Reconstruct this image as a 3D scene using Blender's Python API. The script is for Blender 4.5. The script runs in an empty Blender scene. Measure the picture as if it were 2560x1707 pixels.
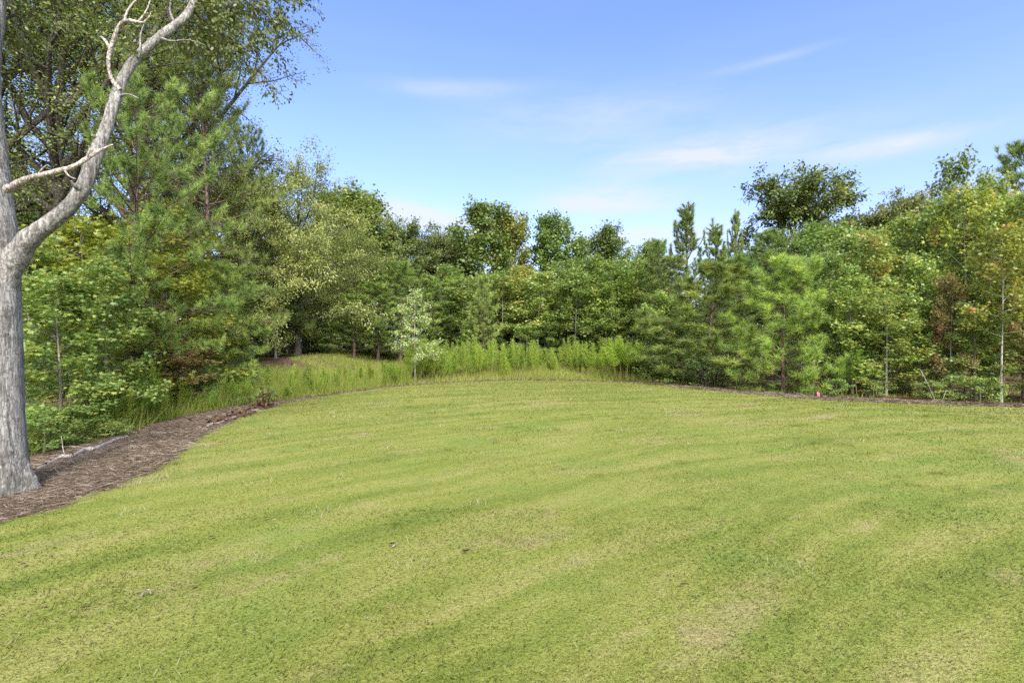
import bpy, math, random
import numpy as np
from mathutils import Vector

R = math.radians
S = bpy.context.scene
COL = S.collection
H0 = 1.55            # eye height in metres
F = 1280.0           # focal length in photograph pixels (2560 wide)

# ------------------------------------------------------------------ camera, sky, sun, exposure
cam = bpy.data.cameras.new('camera')
cam.lens = 18.0; cam.sensor_width = 36.0; cam.clip_end = 3000; cam.clip_start = 0.05
co = bpy.data.objects.new('camera', cam); COL.objects.link(co)
co.location = (0, 0, H0); co.rotation_euler = (R(90), 0, 0)
S.camera = co

SUN_EL, SUN_AZ = R(40), R(163)      # azimuth clockwise from +Y (view direction): behind and to the right
sl = bpy.data.lights.new('sun', 'SUN'); sl.energy = 2.5; sl.angle = R(18.0); sl.color = (1.0, 0.95, 0.86)
so = bpy.data.objects.new('sun', sl); COL.objects.link(so)
sd = Vector((math.sin(SUN_AZ)*math.cos(SUN_EL), math.cos(SUN_AZ)*math.cos(SUN_EL), math.sin(SUN_EL)))
so.rotation_euler = sd.to_track_quat('Z', 'Y').to_euler(); so.location = (0, 0, 60)

S.view_settings.view_transform = 'Standard'; S.view_settings.look = 'None'
S.view_settings.exposure = 1.68; S.view_settings.gamma = 1.0
try:
    S.cycles.max_bounces = 10; S.cycles.diffuse_bounces = 8; S.cycles.transmission_bounces = 8
    S.cycles.glossy_bounces = 2; S.cycles.use_denoising = False
except Exception:
    pass


class NT:
    """tiny node-tree helper"""
    def __init__(s, tree): s.t = tree; s.n = tree.nodes; s.l = tree.links
    def node(s, typ, **kw):
        n = s.n.new(typ)
        for k, v in kw.items(): setattr(n, k, v)
        return n
    def put(s, sock, v):
        if hasattr(v, 'is_linked'): s.l.new(v, sock)
        elif v is not None: sock.default_value = v
    def math(s, op, a, b=None, c=None, clamp=False):
        n = s.node('ShaderNodeMath', operation=op, use_clamp=clamp)
        s.put(n.inputs[0], a); s.put(n.inputs[1], b)
        if c is not None: s.put(n.inputs[2], c)
        return n.outputs[0]
    def vmath(s, op, a, b=None):
        n = s.node('ShaderNodeVectorMath', operation=op)
        s.put(n.inputs[0], a)
        if b is not None: s.put(n.inputs[1], b)
        return n.outputs[0]
    def noise(s, vec, scale, detail=3, rough=0.55, out=0):
        n = s.node('ShaderNodeTexNoise'); s.put(n.inputs['Vector'], vec)
        n.inputs['Scale'].default_value = scale; n.inputs['Detail'].default_value = detail
        n.inputs['Roughness'].default_value = rough
        return n.outputs[out]
    def ramp(s, fac, stops, interp='LINEAR'):
        n = s.node('ShaderNodeValToRGB'); s.put(n.inputs[0], fac)
        cr = n.color_ramp; cr.interpolation = interp
        while len(cr.elements) < len(stops): cr.elements.new(0.5)
        for e, (p, c) in zip(cr.elements, stops):
            e.position = p; e.color = (c[0], c[1], c[2], 1) if not isinstance(c, (int, float)) else (c, c, c, 1)
        return n.outputs[0]
    def mix(s, fac, a, b, blend='MIX'):
        n = s.node('ShaderNodeMix', data_type='RGBA', blend_type=blend)
        n.clamp_factor = True
        s.put(n.inputs[0], fac); s.put(n.inputs[6], a); s.put(n.inputs[7], b)
        return n.outputs[2]
    def xyz(s, x, y, z):
        n = s.node('ShaderNodeCombineXYZ'); s.put(n.inputs[0], x); s.put(n.inputs[1], y); s.put(n.inputs[2], z)
        return n.outputs[0]
    def sep(s, v):
        n = s.node('ShaderNodeSeparateXYZ'); s.put(n.inputs[0], v); return n.outputs


def c4(c): return (c[0], c[1], c[2], 1.0)


# ---- sky
W = bpy.data.worlds.new('World'); S.world = W; W.use_nodes = True
w = NT(W.node_tree); w.n.clear()
sky = w.node('ShaderNodeTexSky', sky_type='NISHITA'); sky.sun_disc = False
sky.sun_elevation = SUN_EL; sky.sun_rotation = SUN_AZ
sky.air_density = 1.0; sky.dust_density = 1.2; sky.ozone_density = 3.0
dirv = w.node('ShaderNodeTexCoord').outputs['Generated']
dx, dy, dz = w.sep(dirv)
az = w.math('ARCTAN2', dx, dy)
el = w.math('ARCTAN2', dz, w.math('SQRT', w.math('ADD', w.math('MULTIPLY', dx, dx), w.math('MULTIPLY', dy, dy))))
def lobe(px, py, wpx, hpx, tilt=0.0):
    """soft elliptical region of sky (direction of a cloud bank)"""
    a0 = math.atan2(px-1280, F); e0 = math.atan2(853.5-py, math.hypot(F, px-1280))
    aw = wpx/F*math.cos(a0)**2; ew = hpx/F*math.cos(a0)
    u = w.math('SUBTRACT', az, a0); v = w.math('SUBTRACT', w.math('SUBTRACT', el, e0), w.math('MULTIPLY', u, tilt))
    q = w.math('ADD', w.math('POWER', w.math('ABSOLUTE', w.math('DIVIDE', u, aw)), 2.0), w.math('POWER', w.math('ABSOLUTE', w.math('DIVIDE', v, ew)), 2.0))
    return w.math('EXPONENT', w.math('MULTIPLY', q, -1.0))
wv = w.xyz(w.math('MULTIPLY', az, 3.0), w.math('MULTIPLY', el, 17.0), 0.3)
warp = w.noise(w.xyz(w.math('MULTIPLY', az, 5.0), w.math('MULTIPLY', el, 12.0), 2.0), 1.5, 3, 0.6, out=1)
wv2 = w.vmath('ADD', wv, w.vmath('MULTIPLY', warp, (0.5, 0.7, 0)))
n1 = w.noise(wv2, 1.5, 7, 0.60)
n1 = w.ramp(n1, [(0.28, 0.0), (0.66, 1.0)])
n2 = w.noise(w.xyz(w.math('MULTIPLY', az, 1.5), w.math('MULTIPLY', el, 6.0), 5.0), 1.6, 5, 0.6)
n2 = w.ramp(n2, [(0.40, 0.0), (0.75, 1.0)])
m = None
for a in [(1790, 382, 300, 40, 0.0, 0.85), (2230, 362, 260, 24, 0.0, 0.5), (1120, 222, 170, 17, 0.04, 0.32), (1520, 500, 170, 34, 0.0, 0.85),
          (1050, 545, 150, 32, -0.1, 1.0), (1620, 590, 160, 30, 0.0, 0.9), (1930, 150, 130, 9, 0.03, 0.22), (1480, 300, 300, 60, 0, 0.3)]:
    L = w.math('MULTIPLY', lobe(*a[:5]), a[5])
    m = L if m is None else w.math('ADD', m, L)
cl = w.math('MULTIPLY', m, n1)
lowband = w.math('MULTIPLY', w.math('EXPONENT', w.math('MULTIPLY', w.math('MAXIMUM', el, 0.0), -4.6)), 0.72)
veil = w.math('MULTIPLY', n2, 0.035)
cf = w.math('MINIMUM', w.math('ADD', w.math('ADD', w.math('MULTIPLY', cl, 1.25), lowband), veil), 0.85)
SKY_TINT = (0.82, 0.75, 0.98)
hs = w.node('ShaderNodeHueSaturation'); hs.inputs['Saturation'].default_value = 1.12; w.put(hs.inputs['Color'], sky.outputs[0])
skyc = w.mix(1.0, hs.outputs[0], c4(SKY_TINT), 'MULTIPLY')
CLOUD = (2.15, 2.2, 2.5)
skyc = w.mix(cf, skyc, c4(CLOUD))
# bright cloud veil added to the unseen sky behind the camera as frontal fill
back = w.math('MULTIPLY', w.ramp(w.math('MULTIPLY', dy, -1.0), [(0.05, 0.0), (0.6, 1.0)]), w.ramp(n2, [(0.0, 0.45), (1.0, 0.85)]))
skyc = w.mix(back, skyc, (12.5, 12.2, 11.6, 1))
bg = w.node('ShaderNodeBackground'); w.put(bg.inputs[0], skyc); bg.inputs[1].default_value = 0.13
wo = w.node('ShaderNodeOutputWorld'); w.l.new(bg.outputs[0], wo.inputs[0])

# ------------------------------------------------------------------ helpers: properties, mesh collector
def tag(o, label, cat, group=None, kind=None):
    if label: o['label'] = label
    if cat: o['category'] = cat
    if group: o['group'] = group
    if kind: o['kind'] = kind
    return o

def empty(name, loc, label=None, cat=None, group=None, rz=0.0):
    o = bpy.data.objects.new(name, None); COL.objects.link(o)
    o.location = loc; o.rotation_euler = (0, 0, rz); o.empty_display_size = 0.2
    return tag(o, label, cat, group)

def nrm(a):
    return a / np.maximum(np.linalg.norm(a, axis=-1, keepdims=True), 1e-9)

class Geo:
    def __init__(s): s.v = []; s.loops = []; s.tot = []; s.a = []; s.n = 0
    def add(s, verts, faces, att):
        """verts (n,3); faces (m,k) index array; att scalar or (n,)"""
        verts = np.asarray(verts, dtype=np.float32); faces = np.asarray(faces, dtype=np.int32)
        s.v.append(verts); s.loops.append((faces + s.n).ravel()); s.tot.append(np.full(len(faces), faces.shape[1], dtype=np.int32))
        s.a.append(np.broadcast_to(np.asarray(att, dtype=np.float32), (len(verts),)).copy()); s.n += len(verts)
    def tube(s, pts, rad, sides=6, att=0.5, cap=True):
        pts = np.asarray(pts, float); rad = np.broadcast_to(np.asarray(rad, float), (len(pts),))
        t = np.gradient(pts, axis=0); t = nrm(t)
        ref = np.array([0.0, 0.0, 1.0]) if abs(t[:, 2]).mean() < 0.8 else np.array([1.0, 0.0, 0.0])
        u = nrm(np.cross(t, ref)); b = np.cross(t, u)
        a = np.linspace(0, 2*np.pi, sides, endpoint=False)
        ring = u[:, None, :]*np.cos(a)[None, :, None] + b[:, None, :]*np.sin(a)[None, :, None]
        v = (pts[:, None, :] + ring*rad[:, None, None]).reshape(-1, 3)
        k = len(pts); i = np.arange(k-1)[:, None]*sides; j = np.arange(sides)[None, :]; j2 = (j+1) % sides
        f = np.stack([i+j, i+j2, i+sides+j2, i+sides+j], -1).reshape(-1, 4)
        s.add(v, f, att)
        if cap:
            e = v[-sides:]; s.add(e, np.arange(sides)[None, :], att)
    def leaves(s, P, T, N, size, tmpl, att):
        P = np.asarray(P, float); T = nrm(np.asarray(T, float)); N = np.asarray(N, float)
        B = nrm(np.cross(N, T)); N = np.cross(T, B)
        k = len(tmpl); sz = np.broadcast_to(np.asarray(size, float), (len(P),))[:, None, None]
        v = P[:, None, :] + sz*(tmpl[None, :, 0, None]*T[:, None, :] + tmpl[None, :, 1, None]*B[:, None, :] + tmpl[None, :, 2, None]*N[:, None, :])
        f = np.arange(len(P)*k).reshape(-1, k)
        s.add(v.reshape(-1, 3), f, np.repeat(att, k))
    def needles(s, P, D, L, wid, att, flat=None):
        """thin two-triangle-free spikes: one triangle each"""
        D = nrm(D); rr = nrm(np.cross(D, RNG.normal(size=D.shape) if flat is None else RNG.normal(size=D.shape)*flat+np.array([0, 0, 1.0])))
        L = np.broadcast_to(L, (len(P),))[:, None]; wd = np.broadcast_to(wid, (len(P),))[:, None]
        v = np.stack([P - rr*wd*.5, P + rr*wd*.5, P + D*L], 1).reshape(-1, 3)
        s.add(v, np.arange(len(v)).reshape(-1, 3), np.repeat(np.broadcast_to(att, (len(P),)), 3))
    def build(s, name, mat, parent=None, smooth=False, loc=None):
        me = bpy.data.meshes.new(name)
        v = np.concatenate(s.v); lo = np.concatenate(s.loops); to = np.concatenate(s.tot)
        me.vertices.add(len(v)); me.vertices.foreach_set('co', v.astype(np.float32).ravel())
        me.loops.add(len(lo)); me.loops.foreach_set('vertex_index', lo.astype(np.int32))
        me.polygons.add(len(to)); st = np.concatenate([[0], np.cumsum(to)[:-1]]).astype(np.int32)
        me.polygons.foreach_set('loop_start', st)
        if smooth: me.polygons.foreach_set('use_smooth', np.ones(len(to), dtype=bool))
        me.update(calc_edges=True)
        at = me.attributes.new('v', 'FLOAT', 'POINT'); at.data.foreach_set('value', np.concatenate(s.a))
        me.materials.append(mat)
        o = bpy.data.objects.new(name, me); COL.objects.link(o)
        if parent is not None: o.parent = parent
        if loc is not None: o.location = loc
        return o

RNG = np.random.default_rng(7)
def reseed(k):
    global RNG
    RNG = np.random.default_rng(k)

def copy_tree(o, parent=None):
    c = o.copy(); COL.objects.link(c)
    if parent is not None: c.parent = parent
    for ch in list(o.children): copy_tree(ch, c)
    return c

# ------------------------------------------------------------------ terrain
def sst(a, b, x):
    t = np.clip((np.asarray(x, float)-a)/(b-a), 0, 1); return t*t*(3-2*t)
def hgt(x, y):
    x = np.asarray(x, float); y = np.asarray(y, float)
    left = sst(-4.5, -9.5, x)
    z = 0.95*sst(11, 29, y)*left
    z = z - 0.30*left*(1-sst(9, 20, y))
    z = z + 0.35*sst(26, 40, y)*(1-left)
    z = z + 0.02*np.sin(x*0.9+1)*np.sin(y*0.7)*sst(0, 4, np.hypot(x, y))
    z = z + 0.10*np.exp(-((x-2)**2+(y-12)**2)/60.0) - 0.10*np.exp(-(4+144)/60.0)*0
    return z
def at_depth(px, Y):
    x = (px-1280)/F*Y; return np.array([x, Y, float(hgt(x, Y))])
def ground(px, py):
    """point of the terrain seen at a photograph pixel"""
    lo, hi = 1.0, 60.0
    d = np.array([(px-1280)/F, 1.0, -(py-853.5)/F])
    Y = 1.0
    while Y < 60 and H0 + d[2]*Y > float(hgt(d[0]*Y, Y)): Y += 0.05
    return np.array([d[0]*Y, Y, float(hgt(d[0]*Y, Y))])

# lawn outline: angle -> radius round a centre
edge_px = [(0, 1315), (120, 1280), (240, 1237), (330, 1205), (410, 1170), (445, 1140), (480, 1108), (560, 1066), (640, 1030), (720, 1008), (820, 990), (930, 975), (1040, 963), (1150, 956), (1300, 952), (1450, 953), (1580, 958), (1700, 970), (1830, 982), (1960, 995), (2100, 1004), (2300, 1012), (2560, 1021)]
EDGE = [ground(*p)[:2] for p in edge_px]
EDGE = [(-4.6, -12.0), (-4.5, 0.0)] + [tuple(e) for e in EDGE] + [(15.5, 10.6), (19, 8.5), (21, -12.0)]
CX, CY = 1.5, 6.0
_a = np.array([math.atan2(e[1]-CY, e[0]-CX) for e in EDGE]); _r = np.array([math.hypot(e[0]-CX, e[1]-CY) for e in EDGE])
_o = np.argsort(_a); _a = _a[_o]; _r = _r[_o]
_ax = np.concatenate([_a-2*np.pi, _a, _a+2*np.pi]); _rx = np.tile(_r, 3)
def Rlawn(th):
    th = np.asarray(th, float)
    return np.interp(th, _ax, _rx) + 0.05*np.sin(th*61)+0.035*np.sin(th*143+1) + 0.03*np.sin(th*291+2)
def Wbed(th):
    """width of the pine-straw strip outside the lawn edge"""
    th = np.asarray(th, float)
    x = CX+np.cos(th)*np.interp(th, _ax, _rx); y = CY+np.sin(th)*np.interp(th, _ax, _rx)
    wl = np.where(x < -1.5, 0.35+1.75*(1-sst(9.5, 14.0, y))*sst(-3.0, -4.0, x), 0.35)
    wl = np.where(x > 3.0, 0.35+0.65*sst(3.0, 6.0, x), wl)
    return wl + 0.05*np.sin(th*47) + 0.05*np.sin(th*89+.4)
def inside(x, y, extra=0.0):
    th = np.arctan2(y-CY, x-CX); return np.hypot(x-CX, y-CY) < Rlawn(th)+extra

# ------------------------------------------------------------------ materials
def newmat(name):
    m = bpy.data.materials.new(name); m.use_nodes = True
    t = NT(m.node_tree); t.n.clear(); return m, t
def finish(t, col, rough=0.8, bump=None, bstr=0.3, bdist=0.02, spec=0.3):
    p = t.node('ShaderNodeBsdfPrincipled'); t.put(p.inputs['Base Color'], col); p.inputs['Roughness'].default_value = rough
    p.inputs['Specular IOR Level'].default_value = spec
    if bump is not None:
        b = t.node('ShaderNodeBump'); b.inputs['Strength'].default_value = bstr; b.inputs['Distance'].default_value = bdist
        t.put(b.inputs['Height'], bump); t.l.new(b.outputs[0], p.inputs['Normal'])
    o = t.node('ShaderNodeOutputMaterial'); t.l.new(p.outputs[0], o.inputs[0])
def att(t): return t.node('ShaderNodeAttribute', attribute_name='v').outputs['Fac']
def leafmat(name, stops, trans=0.35, rough=0.45, spec=0.25, objtint=True, patch=0.5, patch_scale=0.9):
    """stops: colour ramp over the per-leaf random value; clumps shift along it with a low noise"""
    m, t = newmat(name)
    v = att(t)
    pos = t.node('ShaderNodeNewGeometry').outputs['Position']
    n = t.noise(pos, patch_scale, 2)
    f = t.math('ADD', v, t.math('MULTIPLY', t.math('SUBTRACT', n, 0.5), patch), clamp=True)
    c = t.ramp(f, stops)
    if objtint:
        oi = t.node('ShaderNodeObjectInfo'); c = t.mix(1.0, c, oi.outputs['Color'], 'MULTIPLY')
    p = t.node('ShaderNodeBsdfPrincipled'); t.put(p.inputs['Base Color'], c); p.inputs['Roughness'].default_value = rough
    p.inputs['Specular IOR Level'].default_value = spec
    tr = t.node('ShaderNodeBsdfTranslucent'); t.put(tr.inputs[0], t.mix(1.0, c, (1.15, 1.1, 0.55, 1), 'MULTIPLY'))
    mx = t.node('ShaderNodeMixShader'); mx.inputs[0].default_value = trans
    t.l.new(p.outputs[0], mx.inputs[1]); t.l.new(tr.outputs[0], mx.inputs[2])
    o = t.node('ShaderNodeOutputMaterial'); t.l.new(mx.outputs[0], o.inputs[0])
    return m
def barkmat(name, c1, c2, c3, vs=9.0, stretch=0.16, bstr=0.6, lichen=0.0, bdist=0.03):
    m, t = newmat(name)
    pos = t.node('ShaderNodeTexCoord').outputs['Object']
    st = t.vmath('MULTIPLY', pos, (1.0, 1.0, stretch))
    n = t.noise(st, vs, 6, 0.7); vo = t.node('ShaderNodeTexVoronoi', feature='DISTANCE_TO_EDGE'); t.put(vo.inputs['Vector'], t.vmath('ADD', st, t.vmath('MULTIPLY', t.noise(pos, 6.0, 2, out=1), (0.12, 0.12, 0.05)))); vo.inputs['Scale'].default_value = vs*2.4
    cr = t.ramp(vo.outputs[0], [(0.0, 0.0), (0.22, 1.0)])
    f = t.math('MULTIPLY', t.math('ADD', t.math('MULTIPLY', n, 0.9), t.math('MULTIPLY', cr, 0.35)), 0.85)
    c = t.ramp(f, [(0.28, c1), (0.55, c2), (0.78, c3)])
    if lichen:
        ln = t.noise(pos, 5.5, 7, 0.72)
        c = t.mix(t.math('MULTIPLY', t.ramp(ln, [(0.54, 0.0), (0.60, 1.0)]), lichen), c, (0.46, 0.48, 0.42, 1))
        dn = t.noise(t.vmath('MULTIPLY', pos, (1, 1, 0.35)), 2.3, 4, 0.6)
        c = t.mix(t.math('MULTIPLY', t.ramp(dn, [(0.52, 0.0), (0.68, 1.0)]), 0.45), c, (0.13, 0.125, 0.11, 1))
    finish(t, c, 0.9, t.math('ADD', t.math('MULTIPLY', cr, 0.7), n), bstr, bdist, 0.15)
    return m

def greybark(name):
    m, t = newmat(name)
    pos = t.node('ShaderNodeTexCoord').outputs['Object']
    wv = t.vmath('ADD', pos, t.vmath('MULTIPLY', t.noise(pos, 4.0, 3, out=1), (0.05, 0.05, 0.12)))
    a = t.noise(t.vmath('MULTIPLY', wv, (1, 1, .09)), 34.0, 5, .65)
    b = t.noise(t.vmath('MULTIPLY', wv, (1, 1, .30)), 55.0, 4, .7)
    k = t.noise(t.vmath('MULTIPLY', pos, (1, 1, .5)), 3.2, 4, .6)
    f = t.math('ADD', t.math('MULTIPLY', a, .6), t.math('ADD', t.math('MULTIPLY', b, .3), t.math('MULTIPLY', k, .25)))
    c = t.ramp(f, [(.44, (.055, .05, .045)), (.53, (.16, .152, .14)), (.62, (.27, .26, .243)), (.74, (.40, .39, .37))])
    l = t.noise(pos, 13.0, 7, .75)
    c = t.mix(t.math('MULTIPLY', t.ramp(l, [(.55, 0.0), (.62, 1.0)]), .6), c, (.40, .415, .37, 1))
    pl = t.node('ShaderNodeTexVoronoi', feature='DISTANCE_TO_EDGE'); pl.inputs['Scale'].default_value = 26.0; t.put(pl.inputs['Vector'], t.vmath('MULTIPLY', t.vmath('ADD', pos, t.vmath('MULTIPLY', t.noise(pos, 9.0, 3, out=1), (.10, .10, .25))), (1, 1, .22)))
    cr = t.ramp(pl.outputs[0], [(0.0, 1.0), (0.10, 0.0)])
    c = t.mix(t.math('MULTIPLY', cr, .62), c, (.05, .045, .04, 1))
    fk = t.noise(t.vmath('MULTIPLY', wv, (1, 1, .35)), 46.0, 3, .6)
    c = t.mix(t.ramp(fk, [(.60, 0.0), (.68, .75)]), c, (.06, .052, .045, 1))
    rg = t.noise(t.vmath('MULTIPLY', wv, (.35, .35, 1)), 30.0, 3, .6)
    c = t.mix(t.ramp(rg, [(.62, 0.0), (.72, .5)]), c, (.08, .07, .06, 1))
    d2 = t.noise(t.vmath('MULTIPLY', pos, (1, 1, .6)), 1.6, 4, .6)
    c = t.mix(t.math('MULTIPLY', t.ramp(d2, [(.50, 0.0), (.68, 1.0)]), .40), c, (.10, .095, .08, 1))
    x, y, z = t.sep(pos)
    # mossy dark base with lichen flecks
    g2 = t.math('MULTIPLY', t.ramp(t.math('ADD', z, t.math('MULTIPLY', k, .8)), [(.35, 1.0), (1.0, 0.0)]), t.ramp(l, [(.42, .8), (.56, 0.0)]))
    c = t.mix(g2, c, (.085, .085, .06, 1))
    finish(t, c, .9, t.math('ADD', a, t.math('MULTIPLY', b, .4)), .8, .03, .12)
    return m

M = {}
M['gum'] = leafmat('sweetgum_leaf', [(0.00, (0.096, 0.163, 0.041)), (0.40, (0.171, 0.260, 0.066)), (0.72, (0.244, 0.315, 0.079)), (0.90, (0.330, 0.355, 0.083)), (1.00, (0.380, 0.383, 0.091))], 0.40, 0.42, 0.45)
M['gum_autumn'] = leafmat('turning_sweetgum_leaf', [(0.0, (0.120, 0.180, 0.044)), (0.42, (0.222, 0.285, 0.064)), (0.70, (0.312, 0.343, 0.074)), (0.88, (0.376, 0.349, 0.083)), (0.96, (0.387, 0.256, 0.096)), (1.0, (0.364, 0.140, 0.089))], 0.43, 0.42, 0.45, patch=0.60, patch_scale=1.4)
M['gum_red'] = leafmat('reddening_leaf', [(0.0, (0.149, 0.169, 0.054)), (0.45, (0.253, 0.237, 0.084)), (0.75, (0.322, 0.215, 0.108)), (1.0, (0.299, 0.113, 0.084))], 0.43, 0.5, 0.45)
M['yellow'] = leafmat('yellow_green_leaf', [(0.0, (0.155, 0.192, 0.036)), (0.5, (0.270, 0.299, 0.050)), (0.85, (0.368, 0.367, 0.066)), (1.0, (0.437, 0.384, 0.072))], 0.44, 0.5, 0.45)
M['oak'] = leafmat('oak_leaf', [(0.0, (0.097, 0.139, 0.038)), (0.5, (0.184, 0.223, 0.059)), (0.9, (0.269, 0.288, 0.078)), (1.0, (0.366, 0.297, 0.097))], 0.38, 0.45, 0.45)
M['light'] = leafmat('light_green_leaf', [(0.0, (0.151, 0.195, 0.056)), (0.5, (0.255, 0.294, 0.091)), (1.0, (0.376, 0.382, 0.136))], 0.41, 0.45, 0.45)
M['poplar'] = leafmat('poplar_leaf', [(0.00, (0.091, 0.158, 0.042)), (0.50, (0.155, 0.232, 0.059)), (1.00, (0.232, 0.288, 0.078))], 0.38, 0.42, 0.45)
M['pine'] = leafmat('pine_needle', [(0.0, (0.118, 0.167, 0.046)), (0.55, (0.210, 0.279, 0.064)), (1.0, (0.355, 0.409, 0.088))], 0.22, 0.5, 0.45, patch=0.4)
M['pale'] = leafmat('pale_leaf', [(0.0, (0.302, 0.336, 0.149)), (0.6, (0.474, 0.493, 0.227)), (1.0, (0.646, 0.633, 0.314))], 0.44, 0.5, 0.45)
M['shrub'] = leafmat('shrub_leaf', [(0.0, (0.086, 0.158, 0.042)), (0.6, (0.172, 0.243, 0.062)), (0.92, (0.281, 0.316, 0.078)), (1.0, (0.431, 0.261, 0.088))], 0.3, 0.45, 0.45)
M['fennel'] = leafmat('fennel_frond', [(0.0, (.19, .27, .045)), (0.5, (.29, .39, .070)), (1.0, (.38, .47, .11))], 0.50, 0.6, 0.15, patch=0.45)
M['fennel_stem'] = leafmat('fennel_stem', [(0.0, (0.142, 0.106, 0.046)), (0.6, (0.199, 0.170, 0.058)), (1.0, (0.241, 0.256, 0.065))], 0.1, 0.7, 0.15, objtint=False)
M['brownleaf'] = leafmat('dead_leaf', [(0.0, (.05, .028, .018)), (0.6, (.105, .056, .034)), (1.0, (.19, .115, .07))], 0.2, 0.7, 0.15, objtint=False)
M['deadneedle'] = leafmat('dead_needle', [(0.0, (.12, .065, .028)), (0.6, (.22, .13, .055)), (1.0, (.30, .20, .09))], 0.2, 0.7, 0.15, objtint=False)
M['straw'] = leafmat('pine_straw', [(0.0, (.068, .048, .031)), (0.5, (.145, .110, .076)), (0.88, (.22, .178, .13)), (1.0, (.36, .31, .23))], 0.1, 0.7, 0.15, objtint=False)
M['rough'] = leafmat('rough_grass', [(0.0, (.15, .20, .035)), (0.5, (.24, .30, .055)), (0.85, (.32, .34, .09)), (1.0, (.38, .34, .16))], 0.45, 0.6, 0.15, objtint=False, patch=0.6, patch_scale=0.35)
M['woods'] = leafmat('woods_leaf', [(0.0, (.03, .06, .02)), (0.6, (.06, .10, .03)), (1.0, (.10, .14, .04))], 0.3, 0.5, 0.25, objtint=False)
M['bark_grey'] = greybark('grey_bark')
M['bark_dark'] = barkmat('dark_bark', (.03, .026, .022), (.075, .065, .055), (.14, .125, .11), 7.0, 0.2)
M['bark_pine'] = barkmat('pine_bark', (.035, .024, .02), (.10, .068, .052), (.17, .13, .105), 8.0, 0.3)
M['bark_sap'] = barkmat('sapling_bark', (.10, .085, .07), (.20, .18, .15), (.32, .29, .25), 18.0, 0.3, 0.3)
M['bark_white'] = barkmat('pale_bark', (.08, .07, .06), (.30, .28, .25), (.42, .40, .37), 9.0, 0.9, 0.4)
M['dead_wood'] = barkmat('dead_wood', (.10, .08, .065), (.30, .265, .23), (.46, .425, .385), 14.0, 0.4, 0.4)

# ------------------------------------------------------------------ leaf outlines (length 1 along x)
def star(k=5):
    pts = [(0.0, 0.0)]
    cx = 0.42
    tips = [(-112, .50), (-56, .56), (0, .60), (56, .56), (112, .50)]
    out = []
    for i, (a, l) in enumerate(tips):
        out.append((cx+l*math.cos(R(a)), l*math.sin(R(a))))
        if i < 4:
            b = (a+tips[i+1][0])/2; out.append((cx+.23*math.cos(R(b)), .23*math.sin(R(b))))
    pts = [(cx-.28, 0.0)] + out
    a = np.array([(x, y, -0.22*(abs(y)**1.3) - 0.16*max(0, x-.4)) for x, y in pts]); return a
STAR = star()
OVAL = np.array([(0, 0, 0), (.25, -.22, -.04), (.62, -.24, -.07), (1, 0, -.16), (.62, .24, -.07), (.25, .22, -.04)], float)
LANCE = np.array([(0, 0, 0), (.4, -.17, -.03), (1, 0, -.15), (.4, .17, -.03)], float)
TULIP = np.array([(0, 0, 0), (.2, -.42, -.10), (.65, -.36, -.10), (.92, -.28, -.16), (.84, 0, -.08), (.92, .28, -.16), (.65, .36, -.10), (.2, .42, -.10)], float)

# ------------------------------------------------------------------ tree generators (unit = metres, base at origin)
def curve(p0, d, L, n, bend, jit):
    """polyline starting at p0 along d; bend added to z of the direction as it goes"""
    pts = [np.array(p0, float)]; d = np.array(d, float); d /= np.linalg.norm(d)
    for i in range(n):
        d = d + np.array([0, 0, bend/n]) + RNG.normal(size=3)*jit/n**0.5
        d /= np.linalg.norm(d); pts.append(pts[-1]+d*L/n)
    return np.array(pts)
def interp(pts, u):
    k = u*(len(pts)-1); i = min(int(k), len(pts)-2); f = k-i
    return pts[i]*(1-f)+pts[i+1]*f, nrm(pts[i+1]-pts[i])

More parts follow.
